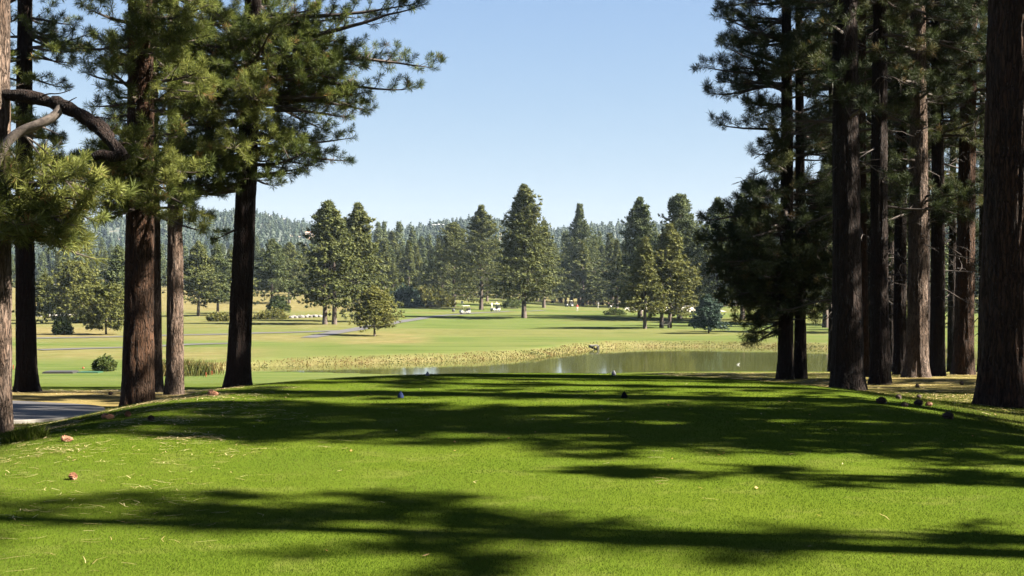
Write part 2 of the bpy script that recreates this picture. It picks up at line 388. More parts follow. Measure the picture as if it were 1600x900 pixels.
nt.links.new(base, p.inputs['Base Color']); p.inputs['Roughness'].default_value = 1; p.inputs['Specular IOR Level'].default_value = 0
hm = node(nt, 'ShaderNodeMath', operation='MULTIPLY_ADD'); hm.inputs[1].default_value = 1.0
nt.links.new(fine, hm.inputs[0]); nt.links.new(med, hm.inputs[2])
bump(nt, p, hm.outputs[0], .7, .02)
M['turf'] = m
g = MB(); g.add(np.stack([GX, GY, GZ], -1), grid_faces(len(ys), len(xs)))
go = g.build('ground', [M['turf']], smooth_mats=(0,)); tag(go, kind='structure')
tz, dz_, lz = zones()
ca = go.data.color_attributes.new('zone', 'FLOAT_COLOR', 'POINT')
ca.data.foreach_set('color', np.stack([tz, dz_, lz, np.ones_like(tz)], -1).astype(np.float32).ravel())

# water
m, nt, p = mat('pond_water'); p.inputs['Base Color'].default_value = (.042, .046, .013, 1); p.inputs['Roughness'].default_value = .05
p.inputs['IOR'].default_value = 1.33; bump(nt, p, noise(nt, 1.0, 3, coords(nt, (.5, 3.2, 1))), .03, .03); M['water'] = m
wv = MB(); wx, wy = np.meshgrid(np.linspace(-24, 43, 30), np.linspace(74, 133, 30))
wv.add(np.stack([wx, wy, np.full_like(wx, WATER_Z)], -1), grid_faces(30, 30)); tag(wv.build('pond_water', [M['water']]), kind='structure')

def strip(name, pts, widths, material, lift, kind='structure', closed=False):
    pts = chaikin(pts, 3, False); w = np.interp(np.linspace(0, 1, len(pts)), np.linspace(0, 1, len(widths)), widths)
    d = np.cumsum(np.r_[0, np.hypot(*np.diff(pts, axis=0).T)]); k = max(8, int(d[-1] / .6)); s = np.linspace(0, d[-1], k)
    P = np.stack([np.interp(s, d, pts[:, 0]), np.interp(s, d, pts[:, 1])], -1); w = np.interp(s, d, w)
    t = norm(np.gradient(P, axis=0)); nrm = np.stack([-t[:, 1], t[:, 0]], -1)
    q = np.linspace(-.5, .5, 9)
    xy = P[:, None] + nrm[:, None] * (q[None, :, None] * w[:, None, None])
    z = ground(xy[..., 0], xy[..., 1]) + lift
    b = MB(); b.add(np.concatenate([xy, z[..., None]], -1), grid_faces(k, 9)); 
    return tag(b.build(name, [material], smooth_mats=(0,)), kind=kind)
m, nt, p = mat('asphalt'); nt.links.new(ramp(nt, noise(nt, 3, 6), [(.3, (.021, .018, .018)), (.7, (.034, .030, .029))]), p.inputs['Base Color'])
p.inputs['Roughness'].default_value = .85; bump(nt, p, noise(nt, 120, 3), .5, .01); M['asphalt'] = m
plain('far_asphalt', (.062, .057, .058), .9, .1, .5)
# near cart path: a paved pad that ends by the trunks, with a kerb along its near edge
ROAD = np.array([(-24, 21.6), (-14, 21.2), (-9.2, 21.6), (-8.15, 23.4), (-8.5, 25.6), (-9.3, 27.4), (-11, 29.0), (-15, 30.2), (-24, 31)])
ROAD = chaikin(ROAD, 3, False)
rb = MB(); nx_, ny_ = 90, 60
# fan of rows between the near and the far edge
half = len(ROAD) // 2
A = np.stack([np.interp(np.linspace(0, 1, nx_), np.linspace(0, 1, half + 1), ROAD[:half + 1, k]) for k in (0, 1)], -1)
B = np.stack([np.interp(np.linspace(0, 1, nx_), np.linspace(0, 1, len(ROAD) - half), ROAD[::-1][:len(ROAD) - half, k]) for k in (0, 1)], -1)
q = np.linspace(0, 1, ny_)[:, None, None]; XY = A[None] * (1 - q) + B[None] * q
rb.add(np.concatenate([XY, ground(XY[..., 0], XY[..., 1])[..., None] + .035], -1), grid_faces(ny_, nx_))
tag(rb.build('cart_path', [M['asphalt']], smooth_mats=(0,)), kind='structure')
kb = MB(); kp = ROAD[int(len(ROAD) * .12):int(len(ROAD) * .50)]
dk = np.cumsum(np.r_[0, np.hypot(*np.diff(kp, axis=0).T)]); sk = np.arange(0, dk[-1], .3)
KP = np.stack([np.interp(sk, dk, kp[:, 0]), np.interp(sk, dk, kp[:, 1])], -1); tk = norm(np.gradient(KP, axis=0)); nk = np.stack([tk[:, 1], -tk[:, 0]], -1)
prof = [(0, -.1), (0, .06), (.02, .07), (.10, .07), (.12, .06), (.12, -.15)]
kv = np.stack([np.concatenate([KP + nk * o, (ground(KP[:, 0], KP[:, 1]) + h)[:, None]], -1) for o, h in prof], 1)
kb.add(kv, grid_faces(len(KP), len(prof))); tag(kb.build('kerb', [M['concrete']]), kind='structure')
def gpts(l): return np.array([spot(a, b)[:2] for a, b in l])
strip('far_path', gpts([(482, 528), (520, 521), (560, 514), (600, 507), (640, 500), (690, 493), (730, 490), (790, 487), (850, 485)]), [1.8, 2.6, 2.4, 2.2, 2.0], M['far_asphalt'], .05)
strip('far_path', gpts([(548, 517), (480, 519), (400, 521), (330, 523.5), (200, 526), (40, 529)]), [3.0, 2.4, 2.2], M['far_asphalt'], .05)
strip('far_path', gpts([(360, 537), (300, 538), (240, 542), (60, 547)]), [2.0, 2.2, 2.2], M['far_asphalt'], .05)
# bunkers
def bunker(px, py, rx, ry):
    c = spot(px, py); a = np.linspace(0, 2 * PI, 48, endpoint=False); b = MB()
    rr = 1 + .22 * (fbm(np.cos(a) * 2 + px, np.sin(a) * 2, 0, 3, 3) - .5) * 2
    rings = []
    for f in (0, .35, .7, .92, 1.0):
        x = c[0] + np.cos(a) * rx * rr * f; y = c[1] + np.sin(a) * ry * rr * f
        rings.append(np.stack([x, y, ground(x, y) + .06 + .5 * smooth(.2, .9, np.sin(a) * f)], -1))
    b.add(np.array(rings), np.stack([(np.arange(4)[:, None] * 48 + np.arange(48)), (np.arange(4)[:, None] * 48 + (np.arange(48) + 1) % 48),
          (np.arange(1, 5)[:, None] * 48 + (np.arange(48) + 1) % 48), (np.arange(1, 5)[:, None] * 48 + np.arange(48))], -1).reshape(-1, 4))
    tag(b.build('bunker', [M['sand']], smooth_mats=(0,)), kind='structure')
bunker(1052, 485, 11, 30); bunker(91, 492, 3.0, 9)

# hills
def skyline(px):
    return np.interp(px, [-700, 100, 200, 330, 410, 450, 500, 560, 600, 640, 700, 760, 810, 860, 920, 970, 1050, 1200, 1400, 1480, 1600, 2300],
                     [330, 342, 334, 324, 327, 335, 345, 352, 356, 349, 341, 337, 344, 355, 348, 345, 350, 340, 318, 308, 300, 290])
hx = np.linspace(-1150, 1150, 230); hyv = np.linspace(620, 1620, 60); HX, HY = np.meshgrid(hx, hyv)
def hill_z(x, y):
    px = x / y * FPX + 800; top = EYE + (450 - skyline(px)) / FPX * 1500 - 9
    t = smooth(640, 1500, y); z0 = 3.0
    return z0 + (top - z0) * t + (fbm(x * .006, y * .006, 0, 71, 4) - .5) * 26 * t * smooth(1560, 1300, y) - smooth(1520, 1620, y) * 30
m, nt, p = mat('hill_ground'); oc = coords(nt)
nt.links.new(mixc(nt, ramp(nt, noise(nt, .03, 5, oc), [(.55, (0, 0, 0)), (.68, (1, 1, 1))]), (.020, .028, .016), (.10, .075, .05)), p.inputs['Base Color']); p.inputs['Roughness'].default_value = 1; M['hill_ground'] = m
hb = MB(); hb.add(np.stack([HX, HY, hill_z(HX, HY) - 4], -1), grid_faces(60, 230)); tag(hb.build('hills', [M['hill_ground']], smooth_mats=(0,)), kind='structure')
r = np.random.default_rng(77); N = 17000
tx = r.uniform(-1, 1, N); ty = 650 + 900 * r.random(N) ** .8; tx = tx * ty * .66
keep = fbm(tx * .012, ty * .012, 0, 73, 3) + .35 * r.random(N) > .45; tx, ty = tx[keep], ty[keep]; N = len(tx)
tzv = hill_z(tx, ty) - 4; th = r.uniform(4, 10, N) + 6 * r.random(N) ** 4; ti = r.uniform(0, .75, N)
wb = MB()
for f_, q_ in ((.22, .21), (.45, .19), (.68, .13), (.88, .07)):
    pc = np.stack([tx + r.normal(0, .3, N), ty, tzv + th * f_], -1)
    wb.lumps(r, pc, th * q_ * r.uniform(.8, 1.25, N), 0, ti + r.normal(0, .08, N), 1.15)
wb.blades(r, pc, np.tile([0, 0, 1.], (N, 1)), th * .12, 5, .3, .7, 0, ti)
tag(wb.build('hillside_wood', [M['hill_tree']]), 'distant bluish pine wood covering the far hillsides', 'wood', kind='stuff')

# ------------------------------------------------------------------ pines, near
def trunk_mesh(b, H, r0, lean=(0, 0), segs=40, zvis=12.0, flare=.45, seed=0, mat_i=0, rough=.03, bend=.0):
    zs = np.r_[np.arange(-.5, 1.2, .06), np.arange(1.2, zvis, .14), np.linspace(zvis, H, 14)]
    a = np.linspace(0, 2 * PI, segs, endpoint=False); Z, A = np.meshgrid(zs, a, indexing='ij')
    zz = np.clip(Z, 0, None)
    R = r0 * (1 - zz / H) ** .72 + .015
    R = R * (1 + flare * np.exp(-zz / .38) * (.75 + .5 * np.sin(A * 3 + seed) * np.sin(A * 2 + seed * 2.3)))
    rdg = 1 - np.abs(2 * fbm(np.cos(A) * 7 * max(r0, .3) / .4 + seed, np.sin(A) * 7 * max(r0, .3) / .4, Z * .8, 33, 3) - 1)
    R = R - .05 * r0 ** .5 * smooth(.78, .98, rdg)
    R = R * (1 + rough * 2 * (fbm(np.cos(A) * 4 + seed, np.sin(A) * 4, Z * .9, 91, 4) - .5) * 2)
    cx = lean[0] * zz + bend * np.sin(zz * .33 + seed); cy = lean[1] * zz + bend * .6 * np.cos(zz * .27 + seed)
    v = np.stack([cx + np.cos(A) * R, cy + np.sin(A) * R, Z], -1); n = len(zs)
    i = np.arange(n - 1)[:, None] * segs; j = np.arange(segs)[None]; k = (j + 1) % segs
    b.add(v, np.stack([i + j, i + k, i + segs + k, i + segs + j], -1).reshape(-1, 4), mat_i)

class Crown:
    """limbs, twigs and needle bursts of one near pine (tree-local coordinates)"""
    def __init__(s, seed):
        s.r = np.random.default_rng(seed); s.b = MB(); s.seg = []; s.T = []
    def limb(s, p, d, L, rad, droop=.25, lift=.35, leaf0=.3, gap=.24, sec=.42, ts=.19, tgap=.17, coarse=False, bare=False, hue=0.0, wob=.10, flat=.55):
        r = s.r; n = max(5, int(L / .35)); st = L / n; pts = [np.array(p, float)]; d = norm(np.array(d, float)); ds = [d]
        for i in range(n):
            t = (i + 1) / n
            d = norm(d + np.array([0, 0, (-droop * (1 - t) + lift * t ** 2) * 1.6 / n]) + r.normal(0, wob, 3) * np.array([1, 1, .7]) * min(1, st * 2.2))
            pts.append(pts[-1] + d * st); ds.append(d)
        pts = np.array(pts); ds = np.array(ds); tt = np.linspace(0, 1, n + 1)
        rr = rad * (1 - tt) ** .8 + .006
        s.b.tube(pts, rr, 6 if rad > .025 else 4, 0, cap=False)
        t = leaf0 * (.6 + .4 * r.random()); side = 1
        tl = r.normal(0, .13) + .45 + hue
        while t < 1.0:
            k = t * n; i = min(int(k), n - 1); f = k - i
            q = pts[i] * (1 - f) + pts[i + 1] * f; dd = ds[i]
            sv = norm(np.cross(dd, [0, 0, 1])) * side; side = -side
            sv = sv * math.cos(r.normal(0, flat)) + np.array([0, 0, 1]) * math.sin(r.normal(.15, flat))
            ang = r.uniform(.55, 1.1); sd_ = norm(dd * math.cos(ang) + sv * math.sin(ang))
            l = L * sec * (1.12 - t) * r.uniform(.6, 1.15) + .16
            s.twig(q, sd_, l, rad * .35 * (1 - t) + .005, ts, tgap, coarse, bare, tl)
            t += gap * r.uniform(.6, 1.4) / L
        if not bare:
            s.T.append((pts[-1], ds[-1], ts * 1.05, coarse, tl)); s.T.append((pts[-1] - ds[-1] * ts * .8, ds[-1], ts, coarse, tl))
        return pts, ds
    def twig(s, q, d, l, rad, ts, tgap, coarse, bare, tl):
        r = s.r; m = 4; p0 = q
        for j in range(m):
            d = norm(d + np.array([0, 0, .16]) + r.normal(0, .13, 3)) if not bare else norm(d + np.array([0, 0, -.12]) + r.normal(0, .28, 3))
            p1 = p0 + d * l / m; s.seg.append((p0, p1, rad * (1 - j / m) + .003, rad * (1 - (j + 1) / m) + .003))
            if not bare and j >= 1:
                k = max(1, int(l / m / tgap + r.random() * .8))
                for a in range(k):
                    c = p0 + (p1 - p0) * (a + r.random()) / k
                    td = norm(d + r.normal(0, .55, 3) + np.array([0, 0, .35])); e = c + td * r.uniform(.05, .16)
                    s.seg.append((c, e, .004, .004)); s.T.append((e, td, ts * r.uniform(.8, 1.15), coarse, tl + r.normal(0, .1)))
            p0 = p1
        if not bare: s.T.append((p0, d, ts * 1.05, coarse, tl + r.normal(0, .1)))
    def finish(s, parent, needle, wood='twig', nf=46, wf=.0054, nc=13, wc=.03):
        if s.seg:
            q = s.seg; s.b.prisms([a[0] for a in q], [a[1] for a in q], np.array([a[2] for a in q]), np.array([a[3] for a in q]), 0)
        for fl in (False, True):
            q = [t for t in s.T if t[3] == fl]
            if q: s.b.blades(s.r, [t[0] for t in q], [t[1] for t in q], np.array([t[2] for t in q]), nc if fl else nf, wc if fl else wf, .8, 1, np.where(s.r.random(len(q)) < .035, 1.0, np.clip([t[4] for t in q], 0, .88)))
        return s.b.build('crown', [M[wood], M[needle]], parent)

def pine(px, py, d, wpx, label, seed, H=27, lean=0.0, zb=6.0, R=2.6, bark='bark', needle='needles', flare=.4, limbs=(), whorl=.5, per=3,
         cut=None, group='tall pines around the tee', zcoarse=None, xy=None, bend=.03, dens=1.0, az=None, ts=.19, dead=0, shape=None, name='pine_tree', r0=None, hue=0.0):
    loc = spot(px, py, d) if xy is None else np.array([xy[0], xy[1], float(ground(xy[0], xy[1]))])
    root = thing(name, label, 'tree', loc, 0, group); rng = np.random.default_rng(seed)
    r0 = r0 if r0 else wpx / FPX * d / 2
    tb = MB(); trunk_mesh(tb, H, r0, (lean, 0), 128 if r0 > .45 else 56, min(12, H * .6), flare, seed, bend=bend); tb.build('trunk', [M[bark]], root, smooth_mats=(0,))
    c = Crown(seed); zc = zcoarse if zcoarse is not None else 450 / FPX * loc[1] + EYE - loc[2] + 1.2
    z = zb
    def axis(z): return np.array([lean * z + bend * math.sin(z * .33 + seed), bend * .6 * math.cos(z * .27 + seed), z])
    while z < H - .6:
        t = (z - zb) / (H - zb); co = z > zc
        prof = (min(1, .55 + t * 2.5) * (1 - t) ** .6 + .12) if shape is None else shape(t)
        for k in range(per if not co else max(2, per - 1)):
            a = rng.uniform(0, 2 * PI) if az is None or rng.random() > .7 else rng.normal(az, .7)
            L = max(.5, R * prof * rng.uniform(.55, 1.15)); el = -.15 + .75 * t + rng.normal(0, .12)
            zz = z + rng.uniform(-.2, .2)
            c.limb(axis(zz), (math.cos(a) * math.cos(el), math.sin(a) * math.cos(el), math.sin(el)), L, .018 + .016 * L,
                   leaf0=.25 if co else .22, gap=(.55 if co else .26) / dens, sec=.40, ts=(.34 if co else ts), tgap=(.5 if co else .19) / dens, coarse=co, hue=hue)
        z += whorl * rng.uniform(.7, 1.3) * (1.35 if co else 1)
    for k in range(dead):
        zz = rng.uniform(1.8, zb + 4); a = rng.uniform(0, 2 * PI)
        c.limb(axis(zz), (math.cos(a), math.sin(a), rng.normal(-.1, .15)), rng.uniform(.5, 1.9), .014, droop=.5, lift=.1, bare=True, gap=.22, wob=.25)
    for l in limbs:
        kw = dict(l[4]) if len(l) > 4 else {}
        zz, a, L, el = l[:4]; a = math.radians(a); el = math.radians(el)
        c.limb(axis(zz), (math.cos(a) * math.cos(el), math.sin(a) * math.cos(el), math.sin(el)), L, kw.pop('rad', .02 + .014 * L), **kw)
    c.finish(root, needle)
    return root, loc, c
def zrel(py, d, loc): return EYE + (450 - py) / FPX * d - loc[2]

# --- left group. limb entries: height, azimuth (0 = right, 90 = away, -90 = towards the camera), length, elevation in degrees
rg = np.random.default_rng(5)
def sprays(d, gz, y0, y1, n, a0, a1, l0, l1, el=(-12, 14), seed=0, **kw):
    q = np.random.default_rng(seed); out = []
    for k in range(n):
        out.append((EYE + (450 - q.uniform(y0, y1)) / FPX * d - gz, q.uniform(a0, a1), q.uniform(l0, l1), q.uniform(*el), dict(kw)))
    return out

# leaning trunk with the wide canopy
d5 = 34; g5 = -1.2
lim = sprays(d5, g5, 30, 170, 26, -80, 80, 2.0, 3.6, seed=1) + sprays(d5, g5, 30, 190, 20, 100, 260, 1.5, 3.0, seed=2)
lim += [(zrel(95, d5, (0, 0, g5)), 5, 5.2, 8, dict(sec=.3)), (zrel(60, d5, (0, 0, g5)), -10, 5.0, 6, dict(sec=.3)), (zrel(120, d5, (0, 0, g5)), 15, 4.6, 4, dict(sec=.28)),
        (zrel(60, d5, (0, 0, g5)), 25, 4.6, 10, dict(sec=.3)), (zrel(30, d5, (0, 0, g5)), 0, 4.6, 12, dict(sec=.3)), (zrel(150, d5, (0, 0, g5)), -25, 3.4, 0, dict(sec=.35)),
        (zrel(215, d5, (0, 0, g5)), 0, 3.0, 6, dict(sec=.35)), (zrel(235, d5, (0, 0, g5)), 20, 2.9, 2, dict(sec=.35)), (zrel(255, d5, (0, 0, g5)), -20, 2.6, 0, {}),
        (zrel(225, d5, (0, 0, g5)), -45, 2.2, 8, {}), (zrel(270, d5, (0, 0, g5)), -80, 1.7, 0, {}), (zrel(265, d5, (0, 0, g5)), 200, 2.0, 0, {}), (zrel(240, d5, (0, 0, g5)), 235, 2.0, 5, {}),
        (zrel(350, d5, (0, 0, g5)), 190, 1.0, -25, {})]
lim += sprays(d5, g5, 30, 240, 26, 170, 290, 1.6, 3.6, seed=73, hue=.08) + sprays(d5, g5, 30, 170, 10, -40, 40, 2.0, 4.2, seed=74, hue=.05)
lim += sprays(d5, g5, 190, 290, 16, -120, 60, 1.2, 2.2, seed=3) + sprays(d5, g5, 200, 300, 14, 150, 260, 1.2, 2.2, seed=4)
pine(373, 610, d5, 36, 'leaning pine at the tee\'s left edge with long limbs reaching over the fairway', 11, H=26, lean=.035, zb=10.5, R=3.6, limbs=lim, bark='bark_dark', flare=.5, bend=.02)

d3 = 27; g3 = -.95
lim = sprays(d3, g3, 40, 260, 14, 120, 240, 1.0, 1.9, seed=6, gap=.34) + sprays(d3, g3, 30, 160, 12, -60, 60, 1.0, 2.2, seed=7)
lim += sprays(d3, g3, 60, 300, 14, -120, -20, 1.0, 2.0, seed=72, hue=.1)
lim += sprays(d3, g3, 235, 330, 20, -130, 20, .9, 1.9, (-20, 8), seed=8, hue=.12) + sprays(d3, g3, 245, 335, 10, 180, 270, .7, 1.3, (-20, 8), seed=9)
pine(216, 637, d3, 46, 'thick dark trunked pine beside the end of the asphalt path', 12, H=28, lean=.003, zb=8.2, R=2.6, limbs=lim, bark='bark', flare=.28)

d4 = 33; g4 = -1.18
lim = sprays(d4, g4, 40, 330, 26, -90, 90, .8, 2.2, seed=13) + sprays(d4, g4, 40, 330, 16, 90, 270, .8, 1.6, seed=14)
pine(272, 615, d4, 26, 'slim grey pine trunk between the two thick pines on the left', 13, H=21, zb=9, R=2.4, limbs=lim, bark='bark_grey', flare=.25)
pine(241, 612, 35, 20, 'pine half hidden behind the thick dark trunk on the left', 14, H=22, zb=9.5, R=2.0, bark='bark_grey', flare=.35)
d2 = 34
lim = sprays(d2, -1.28, 40, 300, 20, -70, 60, .9, 1.9, (-18, 6), seed=16, gap=.3) + sprays(d2, -1.28, 40, 300, 10, 120, 240, .8, 1.6, seed=17)
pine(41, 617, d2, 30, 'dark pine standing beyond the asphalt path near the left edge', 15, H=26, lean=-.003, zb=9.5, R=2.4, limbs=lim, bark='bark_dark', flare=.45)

d1 = 19; g1 = -.65
lim = [(zrel(300, d1, (0, 0, g1)), -35, 1.3, -8, dict(hue=.14)), (zrel(280, d1, (0, 0, g1)), -10, 1.6, -14, dict(hue=.2)), (zrel(330, d1, (0, 0, g1)), -60, 1.1, -10, dict(hue=.14)),
       (zrel(350, d1, (0, 0, g1)), -40, 1.0, -18, dict(hue=.14)), (zrel(275, d1, (0, 0, g1)), 20, 1.7, -18, dict(hue=.1)), (zrel(320, d1, (0, 0, g1)), 0, 1.3, -12, dict(hue=.1)),
       (zrel(300, d1, (0, 0, g1)), 30, 1.3, -20, {}), (zrel(370, d1, (0, 0, g1)), -70, .9, -15, dict(hue=.14)), (zrel(290, d1, (0, 0, g1)), -25, 1.9, -6, dict(hue=.15)),
       (zrel(265, d1, (0, 0, g1)), -5, 2.0, -8, dict(hue=.2))]
lim += sprays(d1, g1, 265, 370, 13, -80, 35, 1.0, 1.9, (-24, 2), seed=71, hue=.16, ts=.23, gap=.32)  # hue offsets on this pine paint sunlit brightness into its needles
root1, loc1, c1 = pine(-12, 685, d1, 58, 'pine cut by the left edge with pale bark and a big crooked bare limb', 17, H=27, zb=8.5, R=2.6, limbs=lim, bark='bark_grey', flare=.12, bend=.01)
lb = MB()
def path_px(l, dd): return np.array([at(a, b, d1 + e) - loc1 for (a, b), e in zip(l, dd)])
def curve(pts, k=3):
    p = np.asarray(pts, float)
    for _ in range(k):
        b, q = p[:-1], p[1:]; p = np.vstack([p[:1], np.stack([b * .75 + q * .25, b * .25 + q * .75], 1).reshape(-1, 3), p[-1:]])
    return p
P = curve(path_px([(2, 146), (30, 150), (70, 156), (105, 168), (140, 186), (165, 210), (185, 232), (196, 246)], [0, -.1, -.25, -.4, -.5, -.6, -.65, -.7]))
lb.tube(P, np.interp(np.linspace(0, 1, len(P)), [0, .3, .7, .92, 1], [.085, .105, .095, .11, .075]) * (.82 + .36 * vnoise(np.arange(len(P)) * .42, 0, 0, 4)), 12, 0)
P = curve(path_px([(192, 240), (175, 246), (158, 240), (146, 246)], [-.7, -.75, -.8, -.8])); lb.tube(P, np.linspace(.10, .06, len(P)), 10, 0)
vv = lb.v[0]; lb.v[0] = (vv + .05 * np.stack([vnoise(vv[:, 0] * 9, vv[:, 1] * 9, vv[:, 2] * 9, 5 + k) - .5 for k in range(3)], -1) + .07 * np.stack([vnoise(vv[:, 0] * 2.5, vv[:, 1] * 2.5, vv[:, 2] * 2.5, 15 + k) - .5 for k in range(3)], -1)).astype(np.float32)
for l in ([(100, 168), (108, 158), (120, 152)], [(132, 188), (150, 182), (172, 186), (186, 182)], [(60, 154), (74, 146), (92, 147), (112, 140)], [(165, 212), (176, 204), (184, 192)], [(180, 228), (196, 222), (205, 226)]):
    P = curve(path_px(l, [-.5] * len(l)), 2); lb.tube(P, np.linspace(.016, .005, len(P)), 5, 0)
lb.build('broken_limb', [M['bark_dark']], root1, smooth_mats=(0,))
lb = MB(); P = curve(path_px([(96, 166), (86, 182), (62, 194), (35, 203), (14, 218), (2, 238), (-8, 262)], [-.4, -.45, -.5, -.5, -.55, -.6, -.6])); lb.tube(P, np.interp(np.linspace(0, 1, len(P)), [0, .6, 1], [.07, .075, .06]), 10, 0)
for l in ([(30, 207), (45, 216), (62, 228), (78, 244)], [(8, 228), (20, 240), (27, 258), (30, 275)], [(60, 196), (78, 204), (92, 210)], [(40, 212), (60, 240), (80, 262), (100, 275)]):
    P = curve(path_px(l, [-.5] * len(l))); lb.tube(P, np.linspace(.022, .008, len(P)), 6, 0)
lb.build('dead_branch', [M['dead_wood']], root1, smooth_mats=(0,))

# --- right group
dr = 34; gr = -.8
lim = sprays(dr, gr, 30, 140, 16, 110, 250, 1.2, 2.3, (-5, 22), seed=31) + sprays(dr, gr, 130, 330, 24, 120, 250, .8, 1.7, (-10, 15), seed=32)
lim += sprays(dr, gr, 320, 470, 30, 120, 260, 1.2, 2.6, (-12, 6), seed=33) + sprays(dr, gr, 300, 500, 26, -90, 70, .8, 1.9, seed=34) + sprays(dr, gr, 470, 515, 6, 140, 220, .8, 1.5, (-16, -4), seed=35)
lim += [(zrel(110, dr, (0, 0, gr)), 180, 2.4, 4, dict(sec=.35)), (zrel(130, dr, (0, 0, gr)), 195, 2.2, 4, {}), (zrel(200, dr, (0, 0, gr)), 178, 2.0, 4, dict(sec=.3)), (zrel(60, dr, (0, 0, gr)), 185, 1.9, 10, {}), (zrel(30, dr, (0, 0, gr)), 185, 1.7, 12, {})]
lim += sprays(dr, gr, 390, 470, 22, 120, 250, 1.1, 1.9, (-6, 10), seed=44, droop=.1) + sprays(dr, gr, 330, 470, 18, 200, 340, .8, 1.5, (-4, 12), seed=45, droop=.1) + sprays(dr, gr, 460, 505, 10, 120, 330, .7, 1.2, (-8, 4), seed=46, droop=.1)
lim += sprays(dr, gr, 30, 320, 24, -90, 90, .9, 2.0, seed=36)
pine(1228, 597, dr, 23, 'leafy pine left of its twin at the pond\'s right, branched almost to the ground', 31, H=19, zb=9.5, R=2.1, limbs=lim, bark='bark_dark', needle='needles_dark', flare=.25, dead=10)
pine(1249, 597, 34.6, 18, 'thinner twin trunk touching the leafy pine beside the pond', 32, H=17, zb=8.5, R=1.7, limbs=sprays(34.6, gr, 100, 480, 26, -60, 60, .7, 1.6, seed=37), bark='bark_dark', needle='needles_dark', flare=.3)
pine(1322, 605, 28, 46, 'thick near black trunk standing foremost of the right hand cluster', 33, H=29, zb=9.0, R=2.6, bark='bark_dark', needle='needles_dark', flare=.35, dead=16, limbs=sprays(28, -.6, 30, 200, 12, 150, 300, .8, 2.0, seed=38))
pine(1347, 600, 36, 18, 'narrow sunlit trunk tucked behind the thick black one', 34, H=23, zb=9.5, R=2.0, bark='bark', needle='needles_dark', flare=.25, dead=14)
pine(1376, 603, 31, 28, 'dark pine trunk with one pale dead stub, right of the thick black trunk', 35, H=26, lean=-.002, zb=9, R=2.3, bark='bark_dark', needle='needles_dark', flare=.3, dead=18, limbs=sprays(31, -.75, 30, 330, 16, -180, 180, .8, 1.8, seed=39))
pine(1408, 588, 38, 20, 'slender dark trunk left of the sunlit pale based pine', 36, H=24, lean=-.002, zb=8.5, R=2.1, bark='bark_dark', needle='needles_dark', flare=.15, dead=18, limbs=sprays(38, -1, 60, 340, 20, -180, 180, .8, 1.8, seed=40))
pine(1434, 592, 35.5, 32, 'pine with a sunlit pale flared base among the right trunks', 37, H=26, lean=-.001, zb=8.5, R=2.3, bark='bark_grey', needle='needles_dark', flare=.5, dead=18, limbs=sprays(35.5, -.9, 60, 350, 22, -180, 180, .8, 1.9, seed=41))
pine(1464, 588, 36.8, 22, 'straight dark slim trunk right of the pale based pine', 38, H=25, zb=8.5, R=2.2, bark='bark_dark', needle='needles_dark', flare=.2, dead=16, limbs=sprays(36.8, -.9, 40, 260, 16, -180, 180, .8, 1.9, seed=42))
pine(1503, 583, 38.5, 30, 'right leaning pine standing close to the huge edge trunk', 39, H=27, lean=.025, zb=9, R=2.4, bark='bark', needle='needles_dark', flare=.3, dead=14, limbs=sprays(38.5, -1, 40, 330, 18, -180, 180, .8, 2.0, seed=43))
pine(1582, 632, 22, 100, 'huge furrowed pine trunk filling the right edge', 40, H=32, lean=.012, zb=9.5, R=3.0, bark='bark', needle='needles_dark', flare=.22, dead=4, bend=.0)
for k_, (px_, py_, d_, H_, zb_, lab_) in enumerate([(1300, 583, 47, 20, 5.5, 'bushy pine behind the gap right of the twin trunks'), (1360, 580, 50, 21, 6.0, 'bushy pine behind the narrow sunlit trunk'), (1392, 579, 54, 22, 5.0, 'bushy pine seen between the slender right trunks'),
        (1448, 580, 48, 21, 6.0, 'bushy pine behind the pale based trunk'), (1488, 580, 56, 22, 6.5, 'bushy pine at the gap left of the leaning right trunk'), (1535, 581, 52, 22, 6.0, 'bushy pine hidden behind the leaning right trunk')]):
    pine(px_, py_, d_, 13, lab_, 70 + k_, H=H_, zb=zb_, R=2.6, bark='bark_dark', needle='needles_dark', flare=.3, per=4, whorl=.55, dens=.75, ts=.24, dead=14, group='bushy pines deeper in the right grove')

# --- pines outside the frame on the right whose shade lies over the tee
def shade_pine(x, y, H, zb, R, r0, seed, dens=1.0, per=3, whorl=.6):
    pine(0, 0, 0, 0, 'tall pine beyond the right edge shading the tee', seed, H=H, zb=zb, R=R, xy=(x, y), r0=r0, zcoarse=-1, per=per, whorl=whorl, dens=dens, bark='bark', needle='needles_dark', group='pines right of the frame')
shade_pine(15.5, 11.9, 27, 7.0, 2.1, .36, 51, 1.2, 5, .40)
shade_pine(26.0, 10.1, 30, 9, 2.1, .4, 52, 1.1, 4, .5)
shade_pine(18.0, 13.5, 27, 7.5, 1.9, .3, 53, 1.2, 5, .40)
shade_pine(28.5, 11.8, 30, 9, 2.0, .36, 59, 1.0, 4, .5)
shade_pine(14.0, 17.0, 26, 8.0, 1.2, .3, 54, .9, 3, .6)
shade_pine(24.0, 15.0, 29, 9, 1.2, .34, 55, .9, 3, .6)
shade_pine(22.0, 17.7, 29, 8, 1.2, .34, 64, .8, 3, .7)
shade_pine(28.0, 18.0, 30, 8, 1.0, .34, 67, .8, 3, .7)
shade_pine(14.5, 21.3, 31, 13.5, 2.0, .3, 70, 1.0, 4, .5)
shade_pine(14.5, 9.1, 11.8, 4.0, 1.0, .13, 56, 1.2, 3, .45)
shade_pine(15.0, 5.8, 25, 12.2, 1.8, .2, 57, 1.0, 4, .5)
shade_pine(24.0, 4.6, 27, 17.5, 1.1, .2, 69, .9, 3, .6)
shade_pine(12.5, 6.8, 8.9, 3, .8, .11, 58, 1.0, 2, .5)
